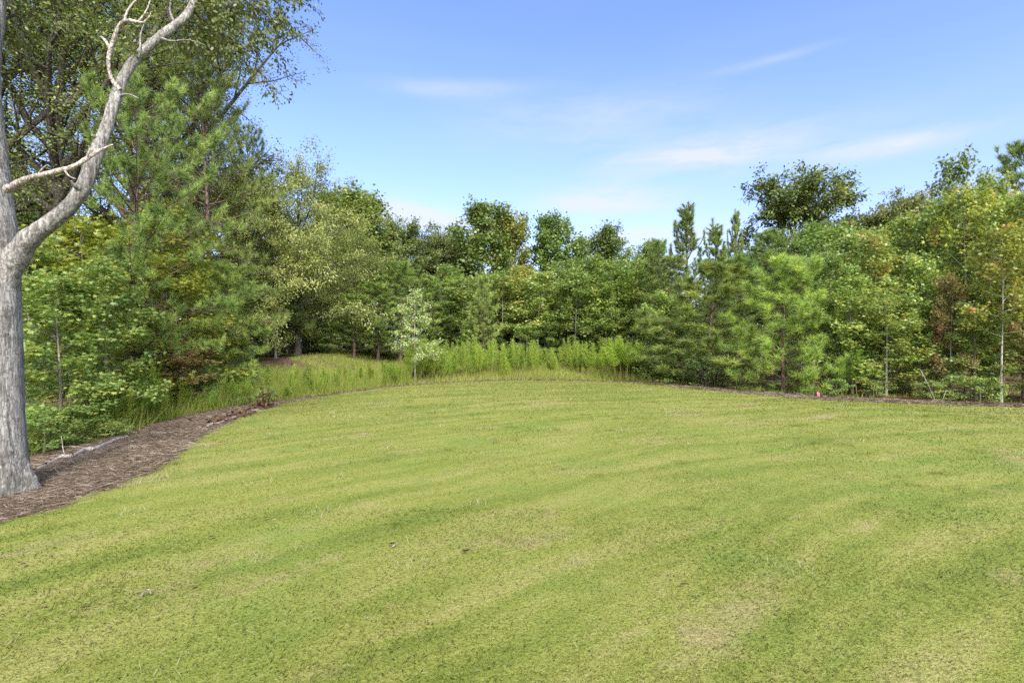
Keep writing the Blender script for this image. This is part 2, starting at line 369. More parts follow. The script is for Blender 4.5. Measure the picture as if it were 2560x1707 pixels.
def broad(h, wid, seed, first=.2, nb=26, prof=None, e0=10, e1=65, bend=.25, leaf=.12, nleaf=5000, tmpl=STAR, trunk_r=.05,
          spread=.10, sub=.42, top=1.0, limb_r=.3, fork=0, wob=.05, upn=.7, droop=.35, twig_levels=1, vis_sub=True):
    """returns (wood Geo, leaves Geo)"""
    reseed(seed)
    wood, lf = Geo(), Geo()
    prof = prof or (lambda t: math.sin(math.pi*min(1, .12+.88*t**.8))**.7)
    tw = [np.array([0, 0, -0.15])]
    n = 10
    ph = RNG.uniform(0, 6.28, 2)
    for i in range(1, n+1):
        t = i/n; tw.append(np.array([math.sin(t*4+ph[0])*wob*h*.25*t, math.sin(t*3.3+ph[1])*wob*h*.25*t, h*top*t*.97]))
    tw = np.array(tw); tr = trunk_r*(1-np.linspace(0, 1, n+1)**.9*.93); tr[0] *= 1.45; 
    wood.tube(tw, tr, 8, .5)
    twigs = []
    az0 = RNG.uniform(0, 6.28); prof_ = prof; prof = lambda q: prof_(min(max(q, 0.0), .999))
    for b in range(nb):
        t = first + (1-first)*((b+RNG.uniform(.1, .9))/nb)**.92
        tc = (t-first)/(1-first)
        p, _ = interp(tw, min(.99, t/ (1.0) ))
        el = R(e0+(e1-e0)*tc + RNG.normal()*8); az = az0+b*2.39996+RNG.normal()*.35
        L = max(.12*wid, prof(tc)*wid*.5*RNG.uniform(.72, 1.12)/max(.45, math.cos(el)))
        L = max(.1, L); tc = min(tc, .999); L = min(L, (h*1.03-p[2])/max(.25, math.sin(max(el, .05)))) if el > .15 else L
        d = (math.cos(az)*math.cos(el), math.sin(az)*math.cos(el), math.sin(el))
        br = curve(p, d, L, 6, bend*(1-.6*tc), .16)
        r0 = max(.006, trunk_r*limb_r*(1-.7*tc)*min(1.2, L/(wid*.4)))
        wood.tube(br, r0*(1-np.linspace(0, .85, 7)), 5, .5)
        ns = max(3, int(L/(.32*max(.6, wid/5))))
        for s_ in range(ns):
            u = .22+.78*(s_+RNG.uniform(0, 1))/ns
            q, dd = interp(br, u)
            sd_ = nrm(dd*.75 + RNG.normal(size=3)*.62 + np.array([0, 0, .12]))
            l2 = L*sub*(1.05-.55*u)*RNG.uniform(.6, 1.2)
            sb = curve(q, sd_, l2, 4, .15-droop*.5, .2)
            if vis_sub: wood.tube(sb, max(.0035, r0*.32)*(1-np.linspace(0, .8, 5)), 4, .5, cap=False)
            twigs.append((sb, l2))
            if twig_levels > 1:
                for k in range(3):
                    q2, d2 = interp(sb, RNG.uniform(.3, 1))
                    s3 = curve(q2, nrm(d2+RNG.normal(size=3)*.7), l2*.5, 3, -droop*.4, .2)
                    twigs.append((s3, l2*.5))
        twigs.append((br[3:], L*.5))
    wts = np.array([max(.05, l) for _, l in twigs]); wts /= wts.sum()
    cnt = RNG.multinomial(nleaf, wts)
    P = []; C = []; OUT = []
    for (tp, l), c in zip(twigs, cnt):
        if c == 0: continue
        u = RNG.uniform(.15, 1.0, c)**.8*(len(tp)-1); i = np.minimum(u.astype(int), len(tp)-2); f = (u-i)[:, None]
        p = tp[i]*(1-f)+tp[i+1]*f + RNG.normal(size=(c, 3))*spread*np.array([1, 1, .8])
        P.append(p); C.append(np.clip(RNG.normal(.5, .16)+RNG.normal(0, .20, c), 0, 1)); OUT.append(nrm(tp[i+1]-tp[i]))
    P = np.concatenate(P); C = np.concatenate(C); OUT = np.concatenate(OUT)
    rad = P*np.array([1, 1, 0]); rad = nrm(rad+1e-6)
    N = nrm(np.array([0, 0, upn])+rad*.45+RNG.normal(size=P.shape)*.42)
    T = nrm(OUT*.7+rad*.5+np.array([0, 0, -droop])+RNG.normal(size=P.shape)*.5)
    lf.leaves(P, T, N, leaf*RNG.uniform(.62, 1.18, len(P)), tmpl, C)
    return wood, lf

def smooth_line(a, b, c):
    t = np.linspace(0, 1, 7)[:, None]; return (1-t)**2*a+2*t*(1-t)*b+t*t*c
def pine(h, wid, seed, first=.08, gap=.36, per=5, needle=.17, nn=46, trunk_r=.06, e0=0, e1=62, prof=None, dens=1.0, candle=0.0, nw=.0050, upc=.45, spiky=0.0, asym=0.0):
    reseed(seed)
    wood, lf = Geo(), Geo()
    prof = prof or (lambda t: (1-t)**.62*.95+.07)
    n = 10; ph = RNG.uniform(0, 6.28, 2)
    tw = np.array([(math.sin(i/n*3+ph[0])*.02*h*i/n, math.sin(i/n*3.6+ph[1])*.02*h*i/n, h*i/n*.965-(.15 if i == 0 else 0)) for i in range(n+1)])
    wood.tube(tw, trunk_r*(1-np.linspace(0, 1, n+1)*.9)*np.where(np.arange(n+1) == 0, 1.3, 1), 8, .5)
    SP, SD, SL = [], [], []
    z = first*h
    while z < h*.955:
        t = min(.999, max(0.0, (z/h-first)/(1-first))); k = max(3, int(per+RNG.integers(-1, 2))); a0 = RNG.uniform(0, 6.28)
        for b in range(k):
            az = a0+b*2*math.pi/k+RNG.normal()*.3; el = R(e0+(e1-e0)*t**1.1+RNG.normal()*9)
            L = max(.16, prof(t)*wid*.5*(1+asym*math.cos(az))*RNG.uniform(.6, 1.15)/max(.5, math.cos(el)))
            L = min(L, (h*.99-z)/max(.3, math.sin(el))) if el > .3 else L
            p, _ = interp(tw, min(.999, z/h/.965)) if z/h/.965 < 1 else (tw[-1], None)
            br = curve(p+np.array([0, 0, RNG.normal()*.06]), (math.cos(az)*math.cos(el), math.sin(az)*math.cos(el), math.sin(el)), L, 6, upc, .12)
            wood.tube(br, max(.006, trunk_r*.24*(1-.6*t))*(1-np.linspace(0, .8, 7)), 5, .5)
            ns = max(2, int(L/.30*dens))
            for s_ in range(ns):
                u = .34+.66*(s_+RNG.uniform(0, 1))/ns; q, dd = interp(br, u)
                side = nrm(np.cross(dd, [0, 0, 1]))*(1 if RNG.random() < .5 else -1)
                sd_ = nrm(dd*.8+side*RNG.uniform(.3, .9)+np.array([0, 0, RNG.uniform(-.1, .5)]))
                l2 = RNG.uniform(.18, .42)*(1.15-.5*u)*max(1, L*.75)*.9
                sb = curve(q, sd_, l2, 3, .35, .12)
                wood.tube(sb, .006*(1-np.linspace(0, .6, 4)), 4, .5, cap=False)
                SP.append(sb[-1]); SD.append(nrm(sb[-1]-sb[-2])); SL.append(min(.28, l2))
                if l2 > .4:
                    SP.append(sb[-2]); SD.append(nrm(sb[-2]-sb[-3]+RNG.normal(size=3)*.25)); SL.append(.22)
            SP.append(br[-1]); SD.append(nrm(br[-1]-br[-2]+np.array([0, 0, .25]))); SL.append(.28)
        z += gap*RNG.uniform(.8, 1.2)*(1-.35*t)
    for u in (.80, .86, .92, .97, 1.0):
        p, d = interp(tw, u); SP.append(p); SD.append(np.array([0, 0, 1.0])); SL.append(.30)
    if candle:
        for q in range(int(candle)):
            t = .55+.45*q/candle; p, _ = interp(tw, min(.999, t)); a = RNG.uniform(0, 6.28); r_ = wid*.5*(1-t)*1.1*RNG.uniform(.5, 1)+.05
            e = p+np.array([math.cos(a)*r_, math.sin(a)*r_, .1+r_*.5]); ln = RNG.uniform(.35, .65)*h/6.8
            cv = smooth_line(p, e, e+np.array([0, 0, ln])); wood.tube(cv, .012, 4, .5, cap=False)
            for k_ in range(3): SP.append(e+np.array([0, 0, ln*(1-k_*.33)])); SD.append(np.array([0, 0, 1.0])); SL.append(ln*.5)
        for k_ in range(5): SP.append(np.array([tw[-1][0], tw[-1][1], h*(1.0-.045*k_)])); SD.append(np.array([0, 0, 1.0])); SL.append(.5)
    SP = np.array(SP); SD = np.array(SD); SL = np.array(SL)*.62
    m = len(SP); idx = np.repeat(np.arange(m), nn)
    d = SD[idx]; r = RNG.normal(size=d.shape); r = nrm(r-d*np.sum(r*d, -1, keepdims=True))
    ang = np.radians(RNG.uniform(14, 78, len(idx)))*(1-.55*spiky)
    u = RNG.uniform(0, 1, len(idx))
    P = SP[idx]-d*(u*SL[idx])[:, None]
    D = d*np.cos(ang)[:, None]+r*np.sin(ang)[:, None]+np.array([0, 0, -.10])
    C = np.clip(np.repeat(RNG.normal(.5, .24, m), nn)+RNG.normal(0, .10, len(idx)), 0, 1)
    lf.needles(P, D, needle*RNG.uniform(.6, 1.1, len(idx)), nw*RNG.uniform(.8, 1.3, len(idx)), C)
    return wood, lf

PROTO = {}    # kind -> list of (wood mesh object data, leaf data, h, w)
def mesh_of(g, name, mat, smooth=False):
    o = g.build(name, mat, None, smooth); me = o.data; bpy.data.objects.remove(o); return me
def register(kind, name, gen, h, wid, leafm, barkm, trunk_name='trunk', crown_name='crown'):
    wd, lf = gen
    allv = np.concatenate(lf.v); hh = float(np.percentile(allv[:, 2], 99.7)); ww = float(np.percentile(np.hypot(allv[:, 0], allv[:, 1]), 97))*2
    PROTO.setdefault(kind, []).append((name, mesh_of(wd, trunk_name, M[barkm], True), mesh_of(lf, crown_name, M[leafm]), hh, ww, trunk_name, crown_name))
COUNT = {}
def plant(kind, px, Y, top, wpx, label, group=None, tint=None, mat=None, bark=None, rz=None, name=None, cat='tree', height=None, var=None, sink=0.0):
    """a tree whose foot stands Y metres away in the direction px; its height and spread come from how tall and wide it looks there"""
    lst = PROTO[kind]; i = COUNT.get(kind, 0); COUNT[kind] = i+1
    nm, mw, ml, hh, ww, tn, cn = lst[(i if var is None else var) % len(lst)]
    b = at_depth(px, Y)
    H = height if height else (853.5-top)/F*Y + H0 - b[2]
    Wd = wpx/F*Y
    rr = random.Random(i*31+int(px))
    o = empty(name or nm, (b[0], b[1], b[2]-sink), label, cat, group, rr.uniform(0, 6.28) if rz is None else rz)
    o.scale = (Wd/ww, Wd/ww, (H+sink)/hh)
    t = bpy.data.objects.new(tn, mw); COL.objects.link(t); t.parent = o
    c = bpy.data.objects.new(cn, ml); COL.objects.link(c); c.parent = o
    k = rr.uniform(.86, 1.14); ti = tint or (1, 1, 1)
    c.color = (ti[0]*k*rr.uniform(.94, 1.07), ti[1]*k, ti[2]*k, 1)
    if mat: c.material_slots[0].link = 'OBJECT'; c.material_slots[0].material = M[mat]
    if bark: t.material_slots[0].link = 'OBJECT'; t.material_slots[0].material = M[bark]
    return o

egg = lambda t: math.sin(math.pi*min(1, .20+.80*t))**.75 if t < 1 else .1
low = lambda t: (1-t)**.5*.9+.12
for k in range(4):
    register('gum', 'sweetgum_tree', broad(5.2, 2.7, 100+k, .10, 34, lambda t: (1-t)**.55*.85+.16, 5, 62, .25, .112, 6800, STAR, .045, .11), 5.2, 2.7, 'gum', 'bark_sap')
for k in range(4):
    register('tallgum', 'sweetgum_tree', broad(6.2, 2.5, 120+k, .36, 28, lambda t: (1-t)**.5*.85+.18, 5, 62, .25, .120, 5200, STAR, .042, .12), 6.2, 2.5, 'gum', 'bark_sap')
for k in range(3):
    register('poplar', 'poplar_tree', broad(13, 5.0, 140+k, .22, 40, lambda t: math.sin(math.pi*min(1, .25+.75*t))**.8*.95+.08, 28, 72, .3, .21, 12500, TULIP, .15, .28, .34, limb_r=.28), 13, 5.0, 'poplar', 'bark_dark')
for k in range(3):
    register('oak', 'oak_tree', broad(12, 8.0, 160+k, .26, 30, lambda t: math.sin(math.pi*min(1, .22+.78*t))**.6, 22, 72, .15, .23, 30000, OVAL, .20, .20, .42, limb_r=.42, twig_levels=2, top=.92), 12, 8.0, 'oak', 'bark_dark')
for k in range(3):
    register('airy', 'hardwood_tree', broad(15, 9.0, 180+k, .20, 30, lambda t: math.sin(math.pi*min(1, .30+.70*t))**.6, 38, 76, .1, .082, 58000, OVAL, .21, .17, .42, limb_r=.62, twig_levels=2, top=.95), 15, 9.0, 'oak', 'bark_dark')
for k in range(3):
    register('broadlight', 'hardwood_tree', broad(9.5, 7.5, 200+k, .12, 34, lambda t: math.sin(math.pi*min(1, .28+.72*t))**.55, 8, 66, -.25, .118, 34000, OVAL, .15, .17, .46, limb_r=.38, twig_levels=2, droop=.6), 9.5, 7.5, 'light', 'bark_dark')
for k in range(3):
    register('youngpine', 'young_pine', pine(4.4, 2.9, 220+k, .06, .36, 5, .21, 110, .05, -4, 64, lambda t: (1-t)**.55*.92+.10, nw=.0085), 4.4, 2.9, 'pine', 'bark_pine')
for k in range(3):
    register('midpine', 'pine_tree', pine(6.6, 3.0, 240+k, .12, .38, 5, .20, 90, .065, 12, 72, lambda t: (1-t)**.65*.92+.10, spiky=.30, nw=.010), 6.6, 3.0, 'pine', 'bark_pine')
register('tallpine', 'pine_tree', pine(9.5, 6.4, 260, .14, .55, 6, .24, 80, .13, -24, 50, lambda t: (1-t)**.55*.95+.08, dens=.85, upc=.45, nw=.011, asym=.38), 9.5, 6.4, 'pine', 'bark_pine')
register('tallpine', 'pine_tree', pine(9.5, 5.6, 261, .22, .55, 6, .24, 64, .13, -12, 55, lambda t: (1-t)**.5*.9+.12, dens=.8, upc=.35, nw=.012), 9.5, 5.6, 'pine', 'bark_pine')
register('bushypine', 'young_pine', pine(4.0, 3.0, 265, .03, .27, 7, .22, 120, .05, -6, 66, lambda t: (.80+.35*math.sin(math.pi*min(1, t*1.25+.08)))*(1-t**2.2)*.85+.08, nw=.0085, dens=1.25), 4.0, 3.0, 'pine', 'bark_pine')
for k in range(2):
    register('spikepine', 'pine_tree', pine(6.8, 2.6, 270+k, .14, .40, 6, .12, 80, .06, 20, 74, lambda t: (1-t)**1.35*1.05+.05, spiky=.75, upc=.9, nw=.010, candle=12), 6.8, 2.6, 'pine', 'bark_pine')
for k in range(3):
    register('shrub', 'shrub', broad(1.1, 1.3, 290+k, .03, 22, lambda t: (1-t)**.4*.9+.15, 8, 70, .2, .065, 2300, OVAL, .012, .06, .5, upn=.8), 1.1, 1.3, 'shrub', 'bark_sap', 'stem', 'foliage')
for k in range(2):
    register('bush', 'leafy_bush', broad(2.2, 2.2, 300+k, .04, 28, lambda t: (1-t)**.4*.9+.15, 6, 66, .2, .10, 3600, STAR, .02, .09, .5, upn=.8), 2.2, 2.2, 'gum', 'bark_sap', 'stem', 'foliage')
register('pale', 'staked_sapling', broad(3.2, 1.7, 310, .22, 34, lambda t: (1-t)**.75*.92+.08, 12, 66, .3, .062, 4200, OVAL, .03, .055, .45, upn=.8), 3.2, 1.7, 'pale', 'bark_sap')

# fennel: feathery plumes on thin stems
def fennel(h, nstem, spread, seed, nn=330, plume=.55):
    reseed(seed); st, lf = Geo(), Geo()
    for s_ in range(nstem):
        a = RNG.uniform(0, 6.28); r0 = spread*RNG.uniform(0, .55); hh = h*RNG.uniform(.68, 1.0) if s_ else h
        b = np.array([math.cos(a)*r0, math.sin(a)*r0, -.04]); tip = np.array([math.cos(a)*r0*1.9, math.sin(a)*r0*1.9, hh])
        pts = np.array([b+(tip-b)*t + np.array([math.sin(t*3+a), math.cos(t*2+a), 0])*.02*h*t for t in np.linspace(0, 1, 7)])
        st.tube(pts, .0085*(1-np.linspace(0, .85, 7)), 4, np.repeat(np.linspace(.05, 1, 7), 4), cap=False)
        k = nn
        u = np.clip(1-(1-plume*.55)*RNG.beta(1.0, 1.15, k), .12, 1)
        i = np.minimum((u*6).astype(int), 5); f = (u*6-i)[:, None]; P = pts[i]*(1-f)+pts[i+1]*f
        az = RNG.uniform(0, 6.28, k); el = np.radians(RNG.uniform(48, 80, k))
        D = np.stack([np.cos(az)*np.cos(el), np.sin(az)*np.cos(el), np.sin(el)], 1)
        L = hh*RNG.uniform(.07, .19, k)*np.clip((1.15-u)*1.6, .35, 1)
        C = np.clip(RNG.normal(.5, .16)+RNG.normal(0, .15, k)+(u-.6)*.25, 0, 1)
        lf.needles(P, D, L, .008*h/1.6, C)
        # fine side fronds along each spray
        kk = np.repeat(np.arange(k), 5); t = RNG.uniform(.25, 1, len(kk)); P2 = P[kk]+D[kk]*(L[kk]*t)[:, None]
        D2 = nrm(D[kk]+RNG.normal(size=(len(kk), 3))*.55+np.array([0, 0, .25]))
        lf.needles(P2, D2, L[kk]*RNG.uniform(.25, .5, len(kk)), .006*h/1.6, np.clip(C[kk]+.08, 0, 1))
    return st, lf
for k, (ns, sp) in enumerate([(2, .14), (3, .22), (1, .06), (4, .30)]):
    register('fennel', 'fennel_plant', fennel(1.6, ns, sp, 330+k, 260), 1.6, .9, 'fennel', 'fennel_stem', 'stem', 'fronds')
register('bigfennel', 'fennel_plant', fennel(1.9, 14, .62, 340, 330, .8), 1.9, 1.5, 'fennel', 'fennel_stem', 'stem', 'fronds')
register('bigfennel', 'fennel_plant', fennel(1.9, 12, .55, 341, 300, .8), 1.9, 1.5, 'fennel', 'fennel_stem', 'stem', 'fronds')

# ------------------------------------------------------------------ ground, lawn, pine-straw bed
def grid_axis(a, b, step, far):
    mid = np.arange(a, b+step*.5, step); out = []; d = step
    x = b
    while x < far: d *= 1.35; x += d; out.append(x)
    lo = []; d = step; x = a
    while x > -far: d *= 1.35; x -= d; lo.append(x)
    return np.concatenate([lo[::-1], mid, out])
gx = grid_axis(-26, 34, .4, 900); gy = grid_axis(-14, 52, .4, 900)
X, Y_ = np.meshgrid(gx, gy)
Z = hgt(X, Y_)
th_ = np.arctan2(Y_-CY, X-CX); Z = Z - .03*(np.hypot(X-CX, Y_-CY) < Rlawn(th_)+Wbed(th_)-.3)
g = Geo(); nx, ny = len(gx), len(gy)
i = np.arange(ny-1)[:, None]*nx; j = np.arange(nx-1)[None, :]
g.add(np.stack([X, Y_, Z], -1).reshape(-1, 3), np.stack([i+j, i+j+1, i+nx+j+1, i+nx+j], -1).reshape(-1, 4), .5)
mg, t = newmat('forest_floor')
pos = t.node('ShaderNodeNewGeometry').outputs['Position']
a = t.noise(pos, 14.0, 5, .7); b = t.noise(pos, .45, 3)
c = t.ramp(a, [(0.3, (.045, .030, .020)), (0.55, (.13, .085, .055)), (0.75, (.22, .15, .10))])
c2 = t.ramp(a, [(0.3, (.06, .075, .02)), (0.7, (.17, .17, .05))])
c = t.mix(t.ramp(b, [(0.42, 0.0), (0.62, 0.8)]), c, c2)
finish(t, c, .95, a, .6, .04, .1)
tag(g.build('ground', mg, None, True), None, None, None, 'structure')

def polar(name, ra, rb, nr, dz, mat, na=1440):
    g = Geo(); th = np.linspace(-np.pi, np.pi, na+1); q = np.linspace(0, 1, nr+1)**.8
    r = ra(th)[None, :]*(1-q[:, None])+rb(th)[None, :]*q[:, None]
    x = CX+r*np.cos(th)[None, :]; y = CY+r*np.sin(th)[None, :]
    i = np.arange(nr)[:, None]*(na+1); j = np.arange(na)[None, :]
    g.add(np.stack([x, y, hgt(x, y)+dz], -1).reshape(-1, 3), np.stack([i+j, i+na+1+j, i+na+2+j, i+j+1], -1).reshape(-1, 4), .5)
    return g.build(name, mat, None, True)

def grasscol(t, v=None):
    pos = t.node('ShaderNodeNewGeometry').outputs['Position']
    x, y, z = t.sep(pos)
    ux = t.math('SUBTRACT', x, 12.0); uy = t.math('SUBTRACT', y, -11.3)
    r = t.math('SQRT', t.math('ADD', t.math('MULTIPLY', ux, ux), t.math('MULTIPLY', uy, uy)))
    th = t.math('ARCTAN2', uy, ux)
    wob = t.math('MULTIPLY', t.math('SUBTRACT', t.noise(pos, .35, 2), .5), .9)
    rr = t.math('ADD', r, wob)
    s1 = t.noise(t.xyz(t.math('MULTIPLY', rr, 2.7), t.math('MULTIPLY', th, 6.0), 0.0), 1.0, 4, .6)  # mowing bands: darker-green grass plus the shade of mown ridges, put into the colour
    s2 = t.noise(t.xyz(t.math('MULTIPLY', rr, 1.7), t.math('MULTIPLY', th, 11.0), 4.0), 1.0, 3, .55)
    fine = t.noise(pos, 9.0, 4, .65)
    big = t.noise(pos, .22, 2)
    f = t.math('ADD', t.math('MULTIPLY', s1, .95), t.math('ADD', t.math('MULTIPLY', fine, .16), t.math('MULTIPLY', big, .10)))
    if v is not None: f = t.math('ADD', f, t.math('MULTIPLY', t.math('SUBTRACT', v, .5), .20))
    c = t.ramp(f, [(0.39, (.128, .168, .030)), (0.51, (.170, .208, .038)), (0.62, (.215, .240, .050)), (0.76, (.275, .270, .082))])
    dry = t.math('ADD', s2, t.math('MULTIPLY', t.math('SUBTRACT', fine, .5), .35))
    if v is not None: dry = t.math('ADD', dry, t.math('MULTIPLY', t.math('SUBTRACT', v, .5), .16))
    c = t.mix(t.ramp(dry, [(0.57, 0.0), (0.76, 0.80)]), c, (.335, .27, .135, 1))
    c = t.mix(t.ramp(t.noise(pos, .9, 4, .6), [(.52, 0.0), (.70, .65)]), c, (.140, .218, .038, 1))
    return c, fine
ml, t = newmat('lawn_turf'); c, fine = grasscol(t)
c = t.mix(.15, c, (.08, .08, .025, 1))
finish(t, c, .9, t.noise(t.node('ShaderNodeNewGeometry').outputs['Position'], 45.0, 4, .7), .8, .03, .1)
tag(polar('lawn', lambda th: Rlawn(th)*0+.01, Rlawn, 70, .014, ml), None, None, None, 'structure')
mb, t = newmat('pine_straw_bed')
pos = t.node('ShaderNodeNewGeometry').outputs['Position']
a = t.noise(pos, 28.0, 6, .75); b = t.noise(pos, 1.3, 3)
c = t.ramp(a, [(0.32, (.05, .034, .020)), (0.52, (.12, .082, .048)), (0.72, (.19, .14, .09))])
c = t.mix(t.math('MULTIPLY', b, .5), c, (.14, .085, .055, 1))
finish(t, c, .95, a, .9, .03, .1)
tag(polar('mulch_bed', lambda th: Rlawn(th)-.15, lambda th: Rlawn(th)+Wbed(th), 6, .008, mb), None, None, None, 'structure')

# mown grass blades
mgr, t = newmat('mown_grass'); v = att(t); c, fine = grasscol(t, v)
c = t.mix(t.math('GREATER_THAN', v, .985), c, (.42, .40, .24, 1))
p = t.node('ShaderNodeBsdfPrincipled'); t.put(p.inputs['Base Color'], c); p.inputs['Roughness'].default_value = .6; p.inputs['Specular IOR Level'].default_value = .15
nn_ = t.vmath('NORMALIZE', t.vmath('ADD', t.vmath('MULTIPLY', t.node('ShaderNodeNewGeometry').outputs['Normal'], (.45, .45, .45)), (0, 0, .8))); t.l.new(nn_, p.inputs['Normal'])
tr = t.node('ShaderNodeBsdfTranslucent'); t.put(tr.inputs[0], c); mx = t.node('ShaderNodeMixShader'); mx.inputs[0].default_value = .35
t.l.new(p.outputs[0], mx.inputs[1]); t.l.new(tr.outputs[0], mx.inputs[2]); o = t.node('ShaderNodeOutputMaterial'); t.l.new(mx.outputs[0], o.inputs[0])
reseed(5); G = Geo()
for (y0, y1, near) in [(0.8, 1.6, 1), (1.6, 2.4, 1), (2.4, 3.4, 1), (3.4, 4.6, 1), (4.6, 6, 0), (6, 8, 0), (8, 11, 0), (11, 15, 0), (15, 23.5, 0)]:
    wx = y1+2.2; dmax = min(13000, 13000*(2.4/max(y0, .1))**1.6); n = int(2*wx*(y1-y0)*dmax)
    x = RNG.uniform(-wx, wx, n); y = RNG.uniform(y0, y1, n); d = np.hypot(x, y)
    k = (np.abs(x) < y+2.0) & inside(x, y, .04) & (RNG.uniform(0, 1, n) < np.minimum(13000, 13000*(2.4/np.maximum(d, .1))**1.6)/dmax); x, y, d = x[k], y[k], d[k]; n = len(x)
    L = RNG.uniform(.014, .033, n)*(1+.25*np.sin(x*2.1+y*1.3)*np.sin(x*.9-y*1.7)); v = RNG.uniform(0, 1, n)
    stray = v > .985; L[stray] *= 1.9
    az_ = RNG.uniform(0, 6.28, n); el_ = np.radians(RNG.uniform(18, 72, n)); el_[stray] = R(12)
    D = np.stack([np.cos(az_)*np.cos(el_), np.sin(az_)*np.cos(el_), np.sin(el_)], 1)
    W_ = np.maximum(.0024, .0009*d)*RNG.uniform(.7, 1.3, n)
    P = np.stack([x, y, hgt(x, y)+.010], 1); L = np.maximum(L, .0024*d)
    if near:
        sd_ = nrm(np.cross(D, RNG.normal(size=D.shape)*.35+np.array([0, 0, 1.0]))); mid = P+D*(L*.55)[:, None]
        tip = P+D*L[:, None]+np.stack([np.cos(az_), np.sin(az_), -np.ones(n)*.8], 1)*(L*.16)[:, None]
        vv = np.stack([P-sd_*W_[:, None]*.5, P+sd_*W_[:, None]*.5, mid+sd_*W_[:, None]*.42, tip, mid-sd_*W_[:, None]*.42], 1).reshape(-1, 3)
        G.add(vv, np.arange(len(vv)).reshape(-1, 5), np.repeat(v, 5))
    else:
        G.needles(P, D, L, W_*1.35, v, .35)
for q in range(420):
    cy = RNG.uniform(1.2, 13)**1.0; cx = RNG.uniform(-cy-1.5, cy+1.5)
    if not inside(np.array(cx), np.array(cy)): continue
    n = int(RNG.integers(25, 70)); s_ = RNG.uniform(.03, .14); x = cx+RNG.normal(0, s_, n); y = cy+RNG.normal(0, s_*.7, n); d = np.hypot(x, y)
    az_ = RNG.uniform(0, 6.28, n); el_ = np.radians(RNG.uniform(15, 65, n)); D = np.stack([np.cos(az_)*np.cos(el_), np.sin(az_)*np.cos(el_), np.sin(el_)], 1)
    G.needles(np.stack([x, y, hgt(x, y)+.012], 1), D, RNG.uniform(.03, .075, n), np.maximum(.0026, .0009*d), np.clip(RNG.normal(RNG.choice([.15, .5, .992], p=[.55, .25, .2]), .04, n), 0, 1), .35)
tag(G.build('grass', mgr), 'short mown yellow-green grass covering the lawn', 'grass', None, 'stuff')

# pine straw on the bed
reseed(6); G = Geo()
n = 100000; th = RNG.uniform(-np.pi, np.pi, n*5); q = RNG.uniform(0, 1, n*5); wd = Wbed(th); r = Rlawn(th)+wd*q+RNG.normal(0, .05, n*5)
x = CX+r*np.cos(th); y = CY+r*np.sin(th); d = np.hypot(x, y)
k = (y > 1) & (np.abs(x) < y+3) & (RNG.uniform(0, 1, n*5) < np.clip(wd/2.1, .15, 1)); x, y, d = x[k][:n], y[k][:n], d[k][:n]; n = len(x)
az_ = RNG.uniform(0, 6.28, n); D = np.stack([np.cos(az_), np.sin(az_), RNG.normal(.02, .16, n)], 1)
G.needles(np.stack([x, y, hgt(x, y)+RNG.uniform(.008, .035, n)], 1), D, RNG.uniform(.07, .18, n), np.maximum(.0028, .0008*d), RNG.uniform(0, 1, n)**1.2)
tag(G.build('pine_straw', M['straw']), 'grey-brown fallen pine needles covering the mulch bed', 'pine straw', None, 'stuff')

# rough grass beyond the bed
reseed(8); G = Geo()
def clumpn(x, y): return .5+.25*np.sin(x*1.7+np.sin(y*1.1)*1.5)+.25*np.sin(y*1.9+np.sin(x*.8)*2)
def rough(n, x0, x1, y0, y1, lo, hi, cond, w=.011, tone=0.0):
    x = RNG.uniform(x0, x1, n); y = RNG.uniform(y0, y1, n)
    th = np.arctan2(y-CY, x-CX); k = (np.hypot(x-CX, y-CY) > Rlawn(th)+Wbed(th)-.06) & cond(x, y); x, y = x[k], y[k]; n = len(x)
    az_ = RNG.uniform(0, 6.28, n); el_ = np.radians(RNG.uniform(45, 86, n)); D = np.stack([np.cos(az_)*np.cos(el_), np.sin(az_)*np.cos(el_), np.sin(el_)], 1)
    G.needles(np.stack([x, y, hgt(x, y)-.01], 1), D, RNG.uniform(lo, hi, n)*(.5+clumpn(x, y)), w*RNG.uniform(.7, 1.4, n), np.clip(RNG.uniform(0, 1, n)*.8+tone+.2*clumpn(x*2, y*2)-.1, 0, 1))
rough(52000, -6, 7, 19, 28, .14, .50, lambda x, y: y < 28, .012, .22)
rough(110000, -13, -2, 13, 34, .05, .20, lambda x, y: (x > -7.2-.22*(y-14)+.9*np.sin(y)), .014, .12)
rough(60000, -12, -3.5, 6, 19, .18, .62, lambda x, y: (x > -10.5) & ((y > 8.6) | (x < -7.2)) & (clumpn(x, y) > .22), .008, .0)
rough(9000, 5, 16, 11, 21, .08, .35, lambda x, y: (clumpn(x*1.3, y*1.3) > .55), .010, -.1)
tag(G.build('rough_grass', M['rough']), 'unmown yellow-green and straw grass beyond the lawn edge', 'grass', None, 'stuff')
# leaf litter
reseed(9); G = Geo()
n = 26000; x = RNG.uniform(-16, 20, n); y = RNG.uniform(6, 36, n); th = np.arctan2(y-CY, x-CX)
k = (np.hypot(x-CX, y-CY) > Rlawn(th)+Wbed(th)*.5) & ~((x > -7.0-.22*(y-14)+.9*np.sin(y)) & (x < 6) & (y > 12) & (RNG.uniform(0, 1, n) < .9)); x, y = x[k], y[k]; n = len(x)
N = nrm(np.array([0, 0, 1])+RNG.normal(size=(n, 3))*.35); T = RNG.normal(size=(n, 3)); T[:, 2] *= .2
G.leaves(np.stack([x, y, hgt(x, y)+.02], 1), T, N, RNG.uniform(.07, .15, n), OVAL, np.clip(RNG.normal(.45, .25, n), 0, 1))
tag(G.build('leaf_litter', M['brownleaf']), 'brown fallen leaves carpeting the ground under the trees', 'leaf litter', None, 'stuff')
